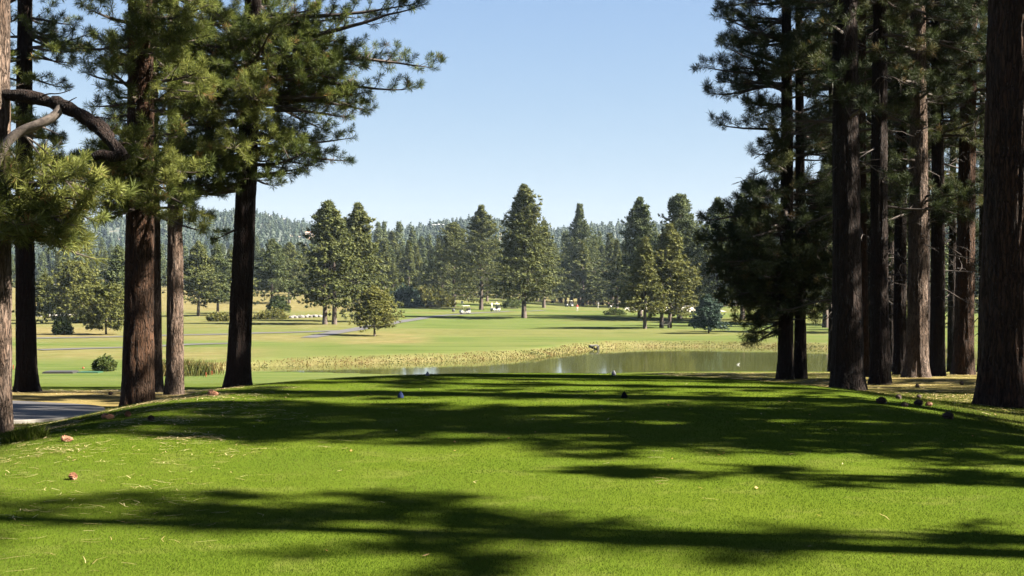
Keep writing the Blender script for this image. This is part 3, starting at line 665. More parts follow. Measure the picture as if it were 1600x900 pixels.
shade_pine(22.0, 29.2, 28, 4, 2.6, .36, 60, 1.2, 4, .45)
shade_pine(20.0, 26.0, 27, 5, 2.2, .36, 62, 1.2, 4, .45)
shade_pine(28.5, 30.2, 30, 6, 2.2, .36, 65, 1.2, 4, .45)
shade_pine(25.0, 37.0, 28, 10, 2.0, .36, 66, .9, 4, .5)
shade_pine(30.0, 33.6, 30, 14, 2.0, .36, 68, 1.0, 4, .5)
# unseen forest pines added all round to block sky light and deepen shade
rs = np.random.default_rng(808)
kinds = [pine(0, 0, 0, 0, 'tall pine of the surrounding forest, added unseen to block sky light', 90 + k, H=27, zb=5, R=3.2, xy=(-14 - 3 * k, -4 - 5 * k), r0=.36, zcoarse=-1, per=4, whorl=.8, dens=.8, needle='needles_dark', bark='bark_dark', group='forest outside the view')[0] for k in range(3)]
ring = [(-11, 2), (-14, 8), (-12.5, 13), (-17, 12), (-19, 20), (-18, 4), (-22, 26), (-24, 8), (-27, 33), (-6, -5), (-1, -7), (4, -6), (8, -9), (12, -4), (17, -6), (20, -1), (26, -3), (2, -13), (-9, -12), (10, -15), (46, -4), (52, 9), (58, 20), (50, 30), (62, 38)]
for x, y in ring:
    x, y = x + rs.normal(0, .6), y + rs.normal(0, .6)
    dup(kinds[rs.integers(3)], (x, y, float(ground(x, y))), rs.uniform(0, 6.28), rs.uniform(.85, 1.15))
# ------------------------------------------------------------------ pines, mid distance and far
def far_crown(b, rng, H, zb, R, nl, nb, ps, shape, mat_i=1, wid=.22, up=.1, tbase=.5):
    t = rng.random(nl) ** .85; z = zb + (H * .985 - zb) * t
    prof = shape(t); az = rng.uniform(0, 2 * PI, nl)
    lob = .45 + 1.05 * vnoise(np.cos(az) * 1.7 + 9, np.sin(az) * 1.7, z * (6.0 / H), int(rng.integers(999)))
    L = np.maximum(R * prof * lob * rng.uniform(.72, 1.12, nl) * (.86 + .28 * vnoise(z * (26.0 / H), 3.0, 0, int(rng.integers(999)))), R * .05)
    el = -.12 + .55 * t + rng.normal(0, .1, nl)
    d = np.stack([np.cos(az) * np.cos(el), np.sin(az) * np.cos(el), np.sin(el)], -1)
    o = np.stack([np.zeros(nl), np.zeros(nl), z], -1)
    b.prisms(o, o + d * L[:, None] * .9, .012 * H / 10 * np.ones(nl), .004 * np.ones(nl), 0)
    f = (np.arange(nb) + rng.random((nl, nb))) / nb; f = .3 + .72 * f
    pos = o[:, None] + d[:, None] * (L[:, None] * f)[..., None]
    side = np.stack([-np.sin(az), np.cos(az), np.zeros(nl)], -1)
    pos = pos + side[:, None] * (rng.normal(0, .16, (nl, nb)) * L[:, None])[..., None]
    pos[..., 2] += up * L[:, None] * f ** 2 + rng.normal(0, .10 * ps * 2, (nl, nb))
    dirs = d[:, None] * .5 + side[:, None] * rng.normal(0, .5, (nl, nb, 1)) + np.array([0, 0, .75])
    tl = np.clip(tbase - .04 + rng.normal(0, .10, (nl, 1)) + rng.normal(0, .07, (nl, nb)), 0, 1)
    sz = ps * rng.uniform(.55, 1.35, nl * nb)
    b.lumps(rng, pos, sz * .42, mat_i, tl.reshape(-1))
    b.blades(rng, pos.reshape(-1, 3), dirs.reshape(-1, 3), sz * .95, 12, ps * wid * .40, .8, mat_i, tl.reshape(-1))
def conic(a=.75, e=.1, round_=.0):
    a += .14
    return lambda t: (1 - t) ** a * np.minimum(1, (t + .04) / e) ** .5 + round_ * np.exp(-((t - .9) / .08) ** 2)
def far_tree(name, label, loc, H, R, zb, seed, needle='far_pine', nl=150, nb=7, ps=.75, r0=None, shape=None, group=None, tbase=.5, trunks=((0, 0),), wid=.22):
    if seed < 200: nl, ps = int(nl * 1.6), ps * .82
    root = thing(name, label, 'tree', loc, 0, group); rng = np.random.default_rng(seed); r0 = r0 or H * .019
    b = MB()
    for tx_, ty_ in trunks:
        zs = np.linspace(-.6, H * .97, 14); a = np.linspace(0, 2 * PI, 10, endpoint=False); zz = np.clip(zs, 0, None)
        rr = r0 * (1 - zz / H) ** .8 * (1 + .35 * np.exp(-zz / .5)) + .01
        b.tube(np.stack([tx_ + zs * 0 + .04 * np.sin(zs * .6 + seed), ty_ + zs * 0, zs], -1), rr, 10, 0)
    b.build('trunk', [M['far_bark']], root, smooth_mats=(0,))
    b = MB(); far_crown(b, rng, H, zb, R, nl, nb, ps, shape or conic(), wid=wid, tbase=tbase); b.build('crown', [M['twig'], M[needle]], root)
    return root
def mid(px, by, ty, hw, label, seed, cy=None, d=None, **kw):
    d = d or dist_on(px, by); loc = spot(px, by, d); zt = EYE + (450 - ty) / FPX * d
    H = zt - loc[2]; R = hw / FPX * d * 1.28
    zb = (EYE + (450 - cy) / FPX * d - loc[2]) if cy else H * .13
    return far_tree(kw.pop('name', 'pine_tree'), label, loc, H, R, max(zb, .3), seed, group=kw.pop('group', 'pines along the fairway'), **kw)
mid(514, 507, 316, 50, 'double trunked tall pine left of the small golden tree', 101, cy=478, trunks=((-.65, 0), (.75, .3)), nl=230, shape=conic(.5, .15), tbase=.45)
mid(560, 503, 319, 54, 'tall pine right behind the small golden tree', 102, cy=495, nl=240, shape=conic(.62, .1))
mid(585, 525, 449, 37, 'small golden green pine alone on the near fairway', 103, cy=510, nl=150, nb=7, ps=.42, needle='far_pine_gold', shape=conic(.7, .12), name='small_pine')
mid(819, 497, 289, 50, 'tallest pine in the middle of the fairway', 104, cy=470, nl=300, nb=8, shape=conic(.55, .08, .02), tbase=.5)
mid(850, 481, 345, 38, 'pine close behind the tallest fairway pine', 105, cy=466, nl=170)
mid(752, 484, 321, 50, 'pointed pine behind the two golf carts', 106, cy=466, nl=240, shape=conic(.72, .08), tbase=.5)
mid(709, 479, 348, 46, 'broad pine left of the pointed one behind the carts', 107, cy=468, nl=200, shape=conic(.55, .1))
mid(906, 477, 319, 56, 'pine with a bare spindly top right of the tallest fairway pine', 108, cy=462, nl=260, nb=7, shape=conic(.95, .07, .03), needle='far_pine_blue')
mid(1000, 500, 309, 44, 'dark tall pine behind the golden pair', 109, cy=480, d=235, nl=230, needle='far_pine_blue', shape=conic(.6, .08, .03), tbase=.35)
mid(1062, 497, 304, 54, 'broad round topped pine behind the golden pair', 110, cy=470, d=225, nl=260, needle='far_pine_blue', shape=conic(.5, .08, .05))
mid(1008, 512, 372, 36, 'left pine of the golden pair across the pond', 111, cy=488, d=172, nl=190, ps=.62, needle='far_pine_gold', tbase=.35)
mid(1047, 511, 352, 50, 'right larger pine of the golden pair across the pond', 112, cy=490, d=176, nl=230, ps=.65, needle='far_pine_gold', tbase=.4, trunks=((-1.2, 0), (.0, .2)))
mid(1122, 498, 311, 46, 'bluish pine partly behind the leafy right tree', 113, cy=472, d=215, nl=230, needle='far_pine_blue', shape=conic(.6, .08, .03))
mid(1107, 521, 464, 28, 'small blue green spruce by the far pond bank', 114, cy=512, nl=120, ps=.5, needle='spruce', name='spruce_tree')
# between the right trunks and behind the leafy pair
for k, (px, by, ty, hw, lab) in enumerate([(1160, 500, 300, 60, 'pine behind the drooping left side of the leafy right tree'), (1290, 512, 250, 70, 'tall pine seen left of the thick black trunk'), (1345, 520, 300, 55, 'sunlit pine behind the narrow trunk'),
        (1395, 508, 265, 60, 'sunlit pine seen between the dark slim trunks'), (1450, 515, 330, 50, 'lower sunlit pine behind the pale based trunk'), (1490, 505, 360, 45, 'pine beside the gap of pale hill at the right'), (1545, 510, 330, 55, 'pine beyond the right leaning trunk'), (1225, 505, 330, 55, 'pine beyond the pond behind the twin trunks')]):
    mid(px, by, ty, hw, lab, 120 + k, nl=200, ps=.7, needle='far_pine' if k % 2 else 'far_pine_blue', tbase=.5, group='pines beyond the right trunks')
# left background
mid(120, 505, 412, 48, 'wide golden pine left of the round crowned tree', 141, cy=500, nl=170, needle='far_pine_gold', tbase=.3, shape=conic(.4, .1))
mid(166, 523, 452, 31, 'low round crowned tree on the dry bank at left', 142, cy=513, nl=130, ps=.5, needle='far_pine_gold', tbase=.25, shape=lambda t: np.sqrt(np.maximum(0, 1 - (2 * t - .85) ** 2 / 1.4)), name='round_tree')
mid(185, 500, 385, 40, 'dark pine behind the low round crowned tree', 143, nl=170, needle='far_pine_blue')
mid(70, 500, 430, 30, 'golden green pine beside the small white house', 144, nl=120, needle='far_pine_gold', tbase=.2)
for k, (px, by, ty, hw, lab) in enumerate([(310, 494, 380, 40, 'pine seen just right of the slim grey trunk'), (340, 493, 385, 30, 'pine midway between slim grey and leaning trunks'), (365, 492, 392, 30, 'pine just left of the leaning trunk'), (425, 489, 375, 42, 'pine right of the leaning trunk above round bushes'), (452, 474, 380, 34, 'pine above the dry slope left of the double trunked pine')]):
    mid(px, by, ty, hw, lab, 150 + k, cy=by - 24, nl=170, needle='far_pine_blue' if k % 2 else 'far_pine', shape=conic(.75, .1), group='pines on the dry left bank')

# far forest: a few kinds, copied
protos = []
for k in range(6):
    o = far_tree('pine_tree', 'distant pine in the dense forest behind the fairway', (0, 0, 0), 24, [5.0, 5.8, 4.6, 6.2, 5.2, 4.8][k], [2, 3, 2, 4, 2.5, 3][k], 200 + k, needle=['far_pine', 'far_pine_blue'][k % 2], nl=150, nb=6, ps=1.0,
                 shape=conic([.7, .6, .8, .55, .7, .9][k], .1), group='pines of the far forest')
    protos.append(o)
rf = np.random.default_rng(300); first = set(); cnt = 0
def forest_tree(px, d, ty):
    global cnt
    X = (px - 800) / FPX * d; z = float(ground(X, d)); H = EYE + (450 - ty) / FPX * d - z
    s = H / 24.0; k = rf.integers(6); rz = rf.uniform(0, 2 * PI)
    if k not in first:
        first.add(k); o = protos[k]; o.location = (X, d, z); o.rotation_euler = (0, 0, rz); o.scale = (s * 1.05, s * 1.05, s)
    else: dup(protos[k], (X, d, z), rz, (s * rf.uniform(1.15, 1.6), s * rf.uniform(1.15, 1.6), s))
    cnt += 1
topline = lambda px: np.interp(px, [-80, 60, 100, 200, 300, 400, 440, 480, 560, 610, 640, 680, 760, 850, 960, 1000, 1100, 1300, 1500, 1700], [390, 400, 390, 380, 392, 384, 395, 380, 372, 358, 362, 374, 372, 372, 360, 375, 355, 330, 362, 350])
for px in np.arange(-40, 1640, 19.0):
    forest_tree(px + rf.uniform(-7, 7), rf.uniform(400, 470), topline(px) + abs(rf.normal(0, 13)))
fw = MB()
for px in np.arange(-60, 1680, 17.0):
    px_ = px + rf.uniform(-9, 9); d_ = rf.uniform(490, 600); X = (px_ - 800) / FPX * d_; z_ = float(ground(X, d_)); H_ = EYE + (450 - topline(px_) + 4 + rf.normal(0, 9)) / FPX * d_ - z_
    t_ = MB(); far_crown(t_, rf, H_, 2.0, H_ * .21, 70, 5, 1.5, conic(.65, .1), 1)
    for v_, (f_, m_), q_ in zip(t_.v, t_.f, t_.t): v_ += np.array([X, d_, z_], np.float32)
    n0 = fw.n
    for v_, (f_, m_), q_ in zip(t_.v, t_.f, t_.t): fw.v.append(v_); fw.t.append(q_); fw.f.append((f_ + n0, m_))
    fw.n += t_.n
tag(fw.build('far_wood', [M['twig'], M['far_pine_blue']]), 'farthest belt of the pine forest at the foot of the hills', 'wood', kind='stuff')
for px in np.arange(420, 1160, 13.0):
    forest_tree(px + rf.uniform(-5, 5), rf.uniform(340, 420), topline(px) + 14 + abs(rf.normal(0, 14)))
for px in np.r_[np.arange(585, 720, 13.0) * 1.0, np.arange(860, 1180, 17.0)]:
    forest_tree(px + rf.uniform(-5, 5), rf.uniform(330, 390), topline(px) + 12 + abs(rf.normal(0, 16)))

# ------------------------------------------------------------------ shrubs, reeds, tufts
def shrub(px, by, w, h, label, seed, needle='shrub', n=260, d=None, name='shrub', ps=.3):
    d = d or dist_on(px, by); loc = spot(px, by, d); root = thing(name, label, 'shrub', loc); rng = np.random.default_rng(seed)
    W, Hh = w / FPX * d / 2, h / FPX * d
    a = rng.uniform(0, 2 * PI, n); u = rng.random(n); el = np.arccos(1 - u); rr = rng.uniform(.45, 1.0, n) ** .6
    lob = .8 + .4 * vnoise(np.cos(a) * 2 + seed, np.sin(a) * 2, el * 2, seed)
    pos = np.stack([np.cos(a) * np.sin(el) * W * rr * lob, np.sin(a) * np.sin(el) * W * rr * lob, Hh * (.08 + .9 * np.cos(el) * rr * lob)], -1)
    b = MB(); k = n // 6
    st = np.zeros((k, 3)); st[:, :2] = rng.normal(0, W * .15, (k, 2)); b.prisms(st, pos[:k], .02 * np.ones(k), .006 * np.ones(k), 0)
    b.build('stems', [M['twig']], root)
    b = MB(); b.blades(rng, pos, pos + np.array([0, 0, Hh * .3]), ps * rng.uniform(.7, 1.3, n), 12, ps * .2, .9, 0, np.clip(rng.normal(.5, .2, n), 0, 1)); b.build('foliage', [M[needle]], root)
    return root
shrub(98, 523, 30, 27, 'round green bush on the dry bank at far left', 401, n=320)
shrub(163, 580, 36, 23, 'leafy green bush on the lawn beside the dark mat', 402, n=220, ps=.22)
shrub(435, 489, 40, 27, 'rounded green bush right of the leaning trunk', 403, n=320, ps=.5)
shrub(425, 499, 56, 15, 'low golden bush below the rounded green bush', 404, 'shrub_gold', n=260, ps=.45)
shrub(344, 502, 44, 14, 'low golden green bush seen left of the leaning trunk', 405, 'shrub_gold', n=240, ps=.4)
shrub(672, 484, 76, 30, 'long sunlit hedge like bush left of the carts', 406, 'shrub_gold', n=600, ps=.8, d=300)
shrub(632, 487, 60, 32, 'dark bush in shade beside the sunlit hedge', 407, 'spruce', n=420, ps=.8, d=296)
shrub(960, 492, 34, 10, 'low dark bush left of the golden pair', 408, n=160, ps=.4)
shrub(136, 505, 44, 16, 'green bush row behind the dry bank at left', 409, n=220, ps=.4)
shrub(800, 482, 34, 18, 'drooping low branches bush left of the tallest pine', 410, n=160, ps=.5)

def reeds(name, label, pts, hgt, wid, seed, tl=(.1, 1.0)):
    rng = np.random.default_rng(seed); n = len(pts); z = ground(pts[:, 0], pts[:, 1]) - .05
    p0 = np.stack([pts[:, 0], pts[:, 1], z], -1); h = hgt * rng.uniform(.5, 1.2, n)
    lean = rng.normal(0, .28, (n, 2)); tip = p0 + np.stack([lean[:, 0] * h, lean[:, 1] * h, h], -1)
    sd = np.stack([np.cos(a := rng.uniform(0, PI, n)), np.sin(a), a * 0], -1) * wid
    mid_ = (p0 * .45 + tip * .55); mid_[:, :2] -= lean * h[:, None] * .15
    b = MB(); v = np.stack([p0 - sd * .6, p0 + sd * .6, mid_ + sd, tip, mid_ - sd], 1)
    patch = fbm(pts[:, 0] * .35, pts[:, 1] * .9, 0, seed, 3)
    t = np.clip(tl[0] + (tl[1] - tl[0]) * np.clip(patch * 1.8 - .4 + rng.normal(0, .15, n), 0, 1), 0, 1)
    b.add(v.reshape(-1, 3), np.arange(n)[:, None] * 5 + np.arange(5)[None], 0, np.repeat(t, 5))
    return tag(b.build(name, [M['reed']]), label, 'reeds', kind='stuff')
rr_ = np.random.default_rng(9)
def shore(i0, i1, n, off):
    seg = POND[i0:i1]; d = np.cumsum(np.r_[0, np.hypot(*np.diff(seg, axis=0).T)]); s = rr_.uniform(0, d[-1], n)
    q = np.stack([np.interp(s, d, seg[:, 0]), np.interp(s, d, seg[:, 1])], -1)
    c = POND.mean(0); nrm = np.gradient(seg, axis=0); nrm = norm(np.stack([-nrm[:, 1], nrm[:, 0]], -1))
    nn = np.stack([np.interp(s, d, nrm[:, 0]), np.interp(s, d, nrm[:, 1])], -1)
    return q + nn * rr_.uniform(*off, n)[:, None]
S1 = shore(0, 48, 30000, (-.5, 4.2)); gz_ = ground(S1[:, 0], S1[:, 1]); S1 = S1[(gz_ > WATER_Z - .05) & (rr_.random(len(S1)) < .35 + .65 * smooth(-4.1, -4.6, gz_))]
reeds('bank_reeds', 'tan and green reeds along the far pond bank', S1, .15, .035, 21, (-.1, 1.0))
c_ = spot(285, 585); cl = np.stack([rr_.normal(c_[0], 1.0, 900), rr_.normal(c_[1], 1.2, 900)], -1)
cl2 = np.stack([rr_.uniform(*(np.array([205 - 800, 325 - 800]) / FPX * 79), 700), rr_.normal(80, 1.0, 700)], -1)
reeds('reed_clump', 'yellow green reed clump at the pond\'s left end', np.vstack([cl, cl2]), .95, .025, 22, (.05, .85))
# grass tuft at the foot of the left edge pine
def tuft(px, py, n, rad, h, label, seed):
    rng = np.random.default_rng(seed); loc = spot(px, py); b = MB()
    a = rng.uniform(0, 2 * PI, n); q = rad * np.sqrt(rng.random(n)); x, y = np.cos(a) * q, np.sin(a) * q
    z = ground(loc[0] + x, loc[1] + y) - loc[2] - .02
    p0 = np.stack([x, y, z], -1); hh = h * rng.uniform(.5, 1.2, n) * (1.1 - .5 * q / rad); ln = rng.normal(0, .4, (n, 2))
    tip = p0 + np.stack([ln[:, 0] * hh, ln[:, 1] * hh, hh], -1); sd = np.stack([np.cos(a * 3), np.sin(a * 3), a * 0], -1) * .004
    b.add(np.stack([p0 - sd, p0 + sd, p0 * .4 + tip * .6 + sd, tip, p0 * .4 + tip * .6 - sd], 1).reshape(-1, 3), np.arange(n)[:, None] * 5 + np.arange(5)[None], 0, np.repeat(np.clip(rng.normal(.5, .25, n), 0, 1), 5))
    return tag(b.build('grass_tuft', [M['blade']], loc=loc), label, 'grass', kind='stuff')
tuft(40, 689, 700, .26, .22, 'tall grass tuft at the foot of the left edge pine', 23)

def mown(n, seed):
    rng = np.random.default_rng(seed); y = 6.3 * (27 / 6.3) ** rng.random(n); x = rng.uniform(-1, 1, n) * (.45 * y + .6)
    z = ground(x, y); sd = tee_sd(x, y); out = smooth(.2, 1.6, sd); far = np.clip(y / 12, .8, 2)
    h = (.016 + .022 * out) * rng.uniform(.6, 1.3, n); a = rng.uniform(0, PI, n); w = .0022 * far
    p = np.stack([x, y, z - .003], -1); sv = np.stack([np.cos(a) * w, np.sin(a) * w, np.zeros(n)], -1)
    ln = rng.normal(0, .55, (n, 2)) * h[:, None]; tip = p + np.stack([ln[:, 0], ln[:, 1], h], -1)
    pt = .6 * fbm(x * .8, y * .8, 0, 131, 3) + .4 * fbm(x * .25, y * .25, 0, 137, 3)
    t = np.clip(.22 + 1.9 * (pt - .38) + rng.normal(0, .2, n), 0, 1); keep = rng.random(n) < .35 + 1.3 * fbm(x * 1.5, y * .6, 0, 139, 3); p, sv, tip, t = p[keep], sv[keep], tip[keep], t[keep]; n = len(t)
    b = MB(); b.add(np.stack([p - sv, p + sv, tip], 1).reshape(-1, 3), np.arange(n)[:, None] * 3 + np.arange(3)[None], 0, np.repeat(t, 3))
    tag(b.build('mown_grass', [M['blade']]), 'short bright green grass blades of the tee', 'grass', kind='stuff')
mown(560000, 77)
rl = np.random.default_rng(31); nl_ = 90; x = rl.uniform(-5, 5.5, nl_); y = rl.uniform(7.5, 20, nl_); a = rl.uniform(0, 6.28, nl_); q = rl.uniform(.012, .03, nl_)
c_ = np.stack([x, y, ground(x, y) + .016], -1); e1 = np.stack([np.cos(a), np.sin(a), a * 0 + .3], -1) * q[:, None]; e2 = np.stack([-np.sin(a), np.cos(a), a * 0 + .1], -1) * q[:, None] * .6
b = MB(); b.add(np.stack([c_ - e1, c_ + e2, c_ + e1, c_ - e2], 1).reshape(-1, 3), np.arange(nl_)[:, None] * 4 + np.arange(4)[None], 0, np.repeat(rl.random(nl_) * .9, 4))
tag(b.build('fallen_leaves', [M['leaf']]), 'tiny dry leaves scattered over the mown tee', 'leaves', kind='stuff')
# pine straw strewn over the turf
def straw(n, xr, yr, L, dens_f, seed, name, label, w=.004):
    rng = np.random.default_rng(seed); x = rng.uniform(*xr, n); y = yr[0] + (yr[1] - yr[0]) * rng.random(n)
    k = rng.random(n) < dens_f(x, y); x, y = x[k], y[k]; n = len(x)
    a = rng.normal(.1, .9, n); l = L * rng.uniform(.4, 1.1, n); d = np.stack([np.cos(a), np.sin(a)], -1)
    bow = rng.normal(0, .12, n) * l; pts = []
    for f in (-.5, 0, .5):
        qx = x + d[:, 0] * l * f - d[:, 1] * bow * (1 - 4 * f * f); qy = y + d[:, 1] * l * f + d[:, 0] * bow * (1 - 4 * f * f)
        pts.append(np.stack([qx, qy, ground(qx, qy) + .014 + .012 * rng.random(n)], -1))
    nn = np.stack([-d[:, 1], d[:, 0], np.zeros(n)], -1) * (w * np.clip(y / 15, .4, 2))[:, None]
    v = np.stack([pts[0] - nn, pts[1] - nn, pts[2] - nn * .5, pts[2] + nn * .5, pts[1] + nn, pts[0] + nn], 1)
    b = MB(); f = np.array([[0, 1, 4, 5], [1, 2, 3, 4]]); f = (np.arange(n)[:, None, None] * 6 + f[None]).reshape(-1, 4)
    b.add(v.reshape(-1, 3), f, 0, np.repeat(rng.random(n), 6)); return tag(b.build(name, [M['straw']]), label, 'pine needles', kind='stuff')
cl_n = lambda x, y: fbm(x * 1.1, y * 1.1, 0, 61, 3)
straw(26000, (-9.5, -1.2), (7, 21), .17, lambda x, y: np.clip((smooth(-1.4, -4.2, x) * (.06 + 2.6 * np.clip(cl_n(x, y) - .44, 0, 1))), 0, 1) * smooth(-.12, -.30, x / y + .06 * (cl_n(x, y) - .5)), 62, 'pine_straw', 'fallen tan pine needles strewn over the left rough')
straw(6000, (-15, -4.5), (22, 38), .2, lambda x, y: np.clip(smooth(1.5, 4, tee_sd(x, y)) * cl_n(x, y) * 1.2, 0, 1) * ((x < -9.6) * (y > 31.5) + (x > -8.2) + (y > 31.5) > 0), 65, 'pine_straw', 'needle litter under the left hand pines', .007)
straw(900, (-5, 6), (7, 22), .2, lambda x, y: .03 + .5 * np.clip(cl_n(x * 1.7 + 5, y * 1.7) - .6, 0, 1) * 4, 63, 'loose_straw', 'few loose pine needles lying on the mown tee', .005)
straw(9000, (4.5, 17), (14, 42), .2, lambda x, y: np.clip(smooth(1.5, 4, tee_sd(x, y)) * cl_n(x, y) * 1.3, 0, 1), 64, 'pine_straw', 'needle litter under the right hand pines', .007)

# ------------------------------------------------------------------ pine cones
def cone_mesh(seed, open_=1.0):
    rng = np.random.default_rng(seed); b = MB()
    b.lathe([(0, -.075), (.03, -.07), (.042, -.03), (.036, .02), (.02, .06), (0, .08)], 12, 0)
    for i in range(14):
        z = -.07 + .148 * i / 13; rr = .052 * math.sin(PI * (.12 + .83 * (1 - i / 13.0))) ** .7 + .006
        for k in range(9):
            a = 2 * PI * (k + i * .382 * 2.3) / 9; o = np.array([math.cos(a), math.sin(a), 0]); t = np.array([-math.sin(a), math.cos(a), 0])
            up = np.array([0, 0, .014]); R0 = rr * .5; R1 = rr * (1.0 + .1 * open_) * rng.uniform(.92, 1.08)
            base = o * R0 + [0, 0, z]; tip = o * R1 + [0, 0, z + .012]
            w = .0095; v = [base - t * w * .6, base + t * w * .6, tip + t * w, tip - t * w, tip + o * .004 + up * .1, base - up * .5, tip - up * .55]
            b.add(v, [[0, 1, 2], [0, 2, 3], [3, 2, 4], [5, 6, 1], [6, 2, 1], [5, 0, 6], [0, 3, 6], [6, 4, 2], [6, 3, 4]], 0)
    return b
CM = cone_mesh(1).mesh('pine_cone', [M['cone_scale']]); CMD = cone_mesh(2, 1.6).mesh('pine_cone', [M['cone_dark']])
cones = [(113, 750, 1.05, 0, 'reddish pine cone lying alone on the left rough'), (163, 654, 1.25, 0, 'left pine cone of the sunlit pair below the kerb'), (173, 655, 1.15, 0, 'right pine cone of the sunlit pair below the kerb'),
         (199, 651, 1.2, 0, 'sunlit pine cone just right of the pair by the kerb'), (329, 618, 1.5, 0, 'sunlit pine cone left of the leaning trunk'), (336, 619, 1.3, 0, 'pine cone touching the one left of the leaning trunk'),
         (172, 617, 1.5, 1, 'dark pine cone on the strip behind the asphalt path'), (100, 690, 1.1, 0, 'worn pine cone near the grass tuft at left'), (108, 691, 1.0, 0, 'small pine cone beside the worn one near the tuft'),
         (1376, 631, 1.7, 1, 'largest dark pine cone at the right edge of the mound'), (1404, 624, 1.3, 1, 'dark pine cone behind the largest one at right'), (1414, 636, 1.2, 1, 'low dark pine cone right of the largest one'),
         (1434, 634, 1.5, 1, 'dark pine cone beside the sunlit tan one'), (1436, 623, 1.3, 1, 'upper dark pine cone right of the trunks'), (1452, 635, 1.2, 0, 'sunlit tan pine cone among dark ones at right'),
         (1480, 655, 1.6, 1, 'lone dark pine cone in front of the huge trunk'), (1503, 601, 1.4, 1, 'far dark pine cone beside the huge trunk'), (1434, 605, 1.2, 1, 'tiny dark pine cone below the pale based pine'), (235, 658, 1.1, 1, 'dark pine cone in the shade right of the kerb')]
for i, (px, py, s, dk, lab) in enumerate(cones):
    L = spot(px, py); o = bpy.data.objects.new('pine_cone', CMD if dk else CM); COL.objects.link(o)
    o.location = L + np.array([0, 0, .026 * s]); o.rotation_euler = (PI / 2 + .1 * math.sin(i), 0, i * 2.1 + .8); o.scale = (s * .54,) * 3
    tag(o, lab, 'pine cone', 'fallen pine cones')

# ------------------------------------------------------------------ tee markers, mat, stakes, drain
prof = [(0, -.02), (.047, -.02), (.056, .0), (.058, .022), (.053, .045), (.043, .066), (.031, .085), (.020, .102), (.011, .115), (0, .121)]
MK = {}
for kx in ('marker_blue', 'marker_shaded', 'marker_grey'): MK[kx] = MB().lathe(prof, 24, 0).mesh('tee_marker', [M[kx]])
for px, py, k, s, lab in [(626, 621.5, 'marker_blue', .85, 'blue pointed tee marker on the left of the tee'), (975.5, 621.5, 'marker_shaded', .85, 'right tee marker of the blue kind, shadow put into its near black colour'),
                          (959, 586, 'marker_grey', .8, 'pale grey tee marker at the far edge, right one'), (668, 587, 'marker_grey', .7, 'shaded grey tee marker at the far edge, left one')]:
    d = 1.7 * FPX / (py - 450); o = bpy.data.objects.new('tee_marker', MK[k]); COL.objects.link(o); X = (px - 800) / FPX * d
    o.location = (X, d, float(ground(X, d))); o.scale = (s,) * 3; tag(o, lab, 'tee marker', 'tee markers')
for q in (0,):
    L = spot(95, 583); b = MB(); b.box((0, 0, .05), (2.0, 1.4, .12), 0, .05); b.box((0, 0, .125), (1.9, 1.3, .03), 0, .05); tag(b.build('driving_mat', [M['dark_seat']], loc=L), 'dark flat mat edge on the left lawn', 'mat')
    L = spot(140, 582.5); b = MB(); b.box((0, 0, .02), (1.5, 1.2, .06), 0, .05); b.box((0, 0, .06), (1.4, 1.1, .03), 0, .05); tag(b.build('driving_mat', [M['mat_green']], loc=L), 'bright green thin mat right of the dark one', 'mat')
def stake(px, py, h, label):
    L = spot(px, py); b = MB(); b.box((0, 0, h / 2 - .05), (.045, .045, h + .1), 0); b.add([[-.035, -.035, h], [.035, -.035, h], [.035, .035, h], [-.035, .035, h], [0, 0, h + .06]], [[0, 1, 4], [1, 2, 4], [2, 3, 4], [3, 0, 4]], 0)
    tag(b.build('stake', [M['red_paint']], loc=L), label, 'stake', 'red stakes')
stake(322, 589, .24, 'short red stake at the pond\'s left tip'); stake(331, 586, .22, 'red stake just right of the one at the pond tip'); stake(21, 577, .26, 'red stake beside the leftmost trunk')
L = spot(130, 576); b = MB(); b.lathe([(0, 0), (.06, 0), (.08, .04), (.07, .09), (.03, .12), (0, .125)], 14, 0); tag(b.build('tee_marker', [M['red_paint']], loc=L), 'small red ball marker on the left lawn', 'tee marker')
# drain outlet in the far bank
dd_ = np.arange(105, 135, .1); dd_ = dd_[np.nonzero(ground((929 - 800) / FPX * dd_, dd_) > WATER_Z + .03)[0][0]]; L = at(929, 547, dd_ - .2); L[2] = WATER_Z
root = thing('drain_outlet', 'dark drain outlet with a pale slab in the far bank', 'drain', L)
b = MB(); b.box((-.05, .45, .42), (.8, 1.1, .08), 0, .08); b.box((-.36, .45, .2), (.18, 1.0, .42), 0); b.box((.42, .45, .2), (.14, 1.0, .42), 0); b.build('slab', [M['concrete']], root)
a = np.linspace(0, 2 * PI, 20, endpoint=False); b = MB()
ring = lambda rr, y: np.stack([np.cos(a) * rr + .08, a * 0 + y, np.sin(a) * rr + .17], -1)
V = np.stack([ring(.27, .7), ring(.27, -.15), ring(.22, -.15), ring(.22, .7)]); i = np.arange(3)[:, None] * 20; j = np.arange(20)[None]; k = (j + 1) % 20
b.add(V, np.stack([i + j, i + k, i + 20 + k, i + 20 + j], -1).reshape(-1, 4)); b.build('pipe', [M['pipe']], root, smooth_mats=(0,))
# waterbird
L = at(1153, 570, 12160 / 120); L[2] = WATER_Z; b = MB()
P = np.array([[-.2, 0, .07], [-.12, 0, .07], [0, 0, .06], [.1, 0, .07], [.15, 0, .12], [.17, 0, .19], [.2, 0, .22], [.25, 0, .215], [.30, 0, .205]])
b.tube(P, [.01, .06, .095, .075, .04, .03, .036, .02, .004], 10, 0); root = b.build('waterbird', [M['feather']], smooth_mats=(0,), loc=L); root.scale = (.6, .6, .6); tag(root, 'tiny white bird floating on the pond', 'bird')

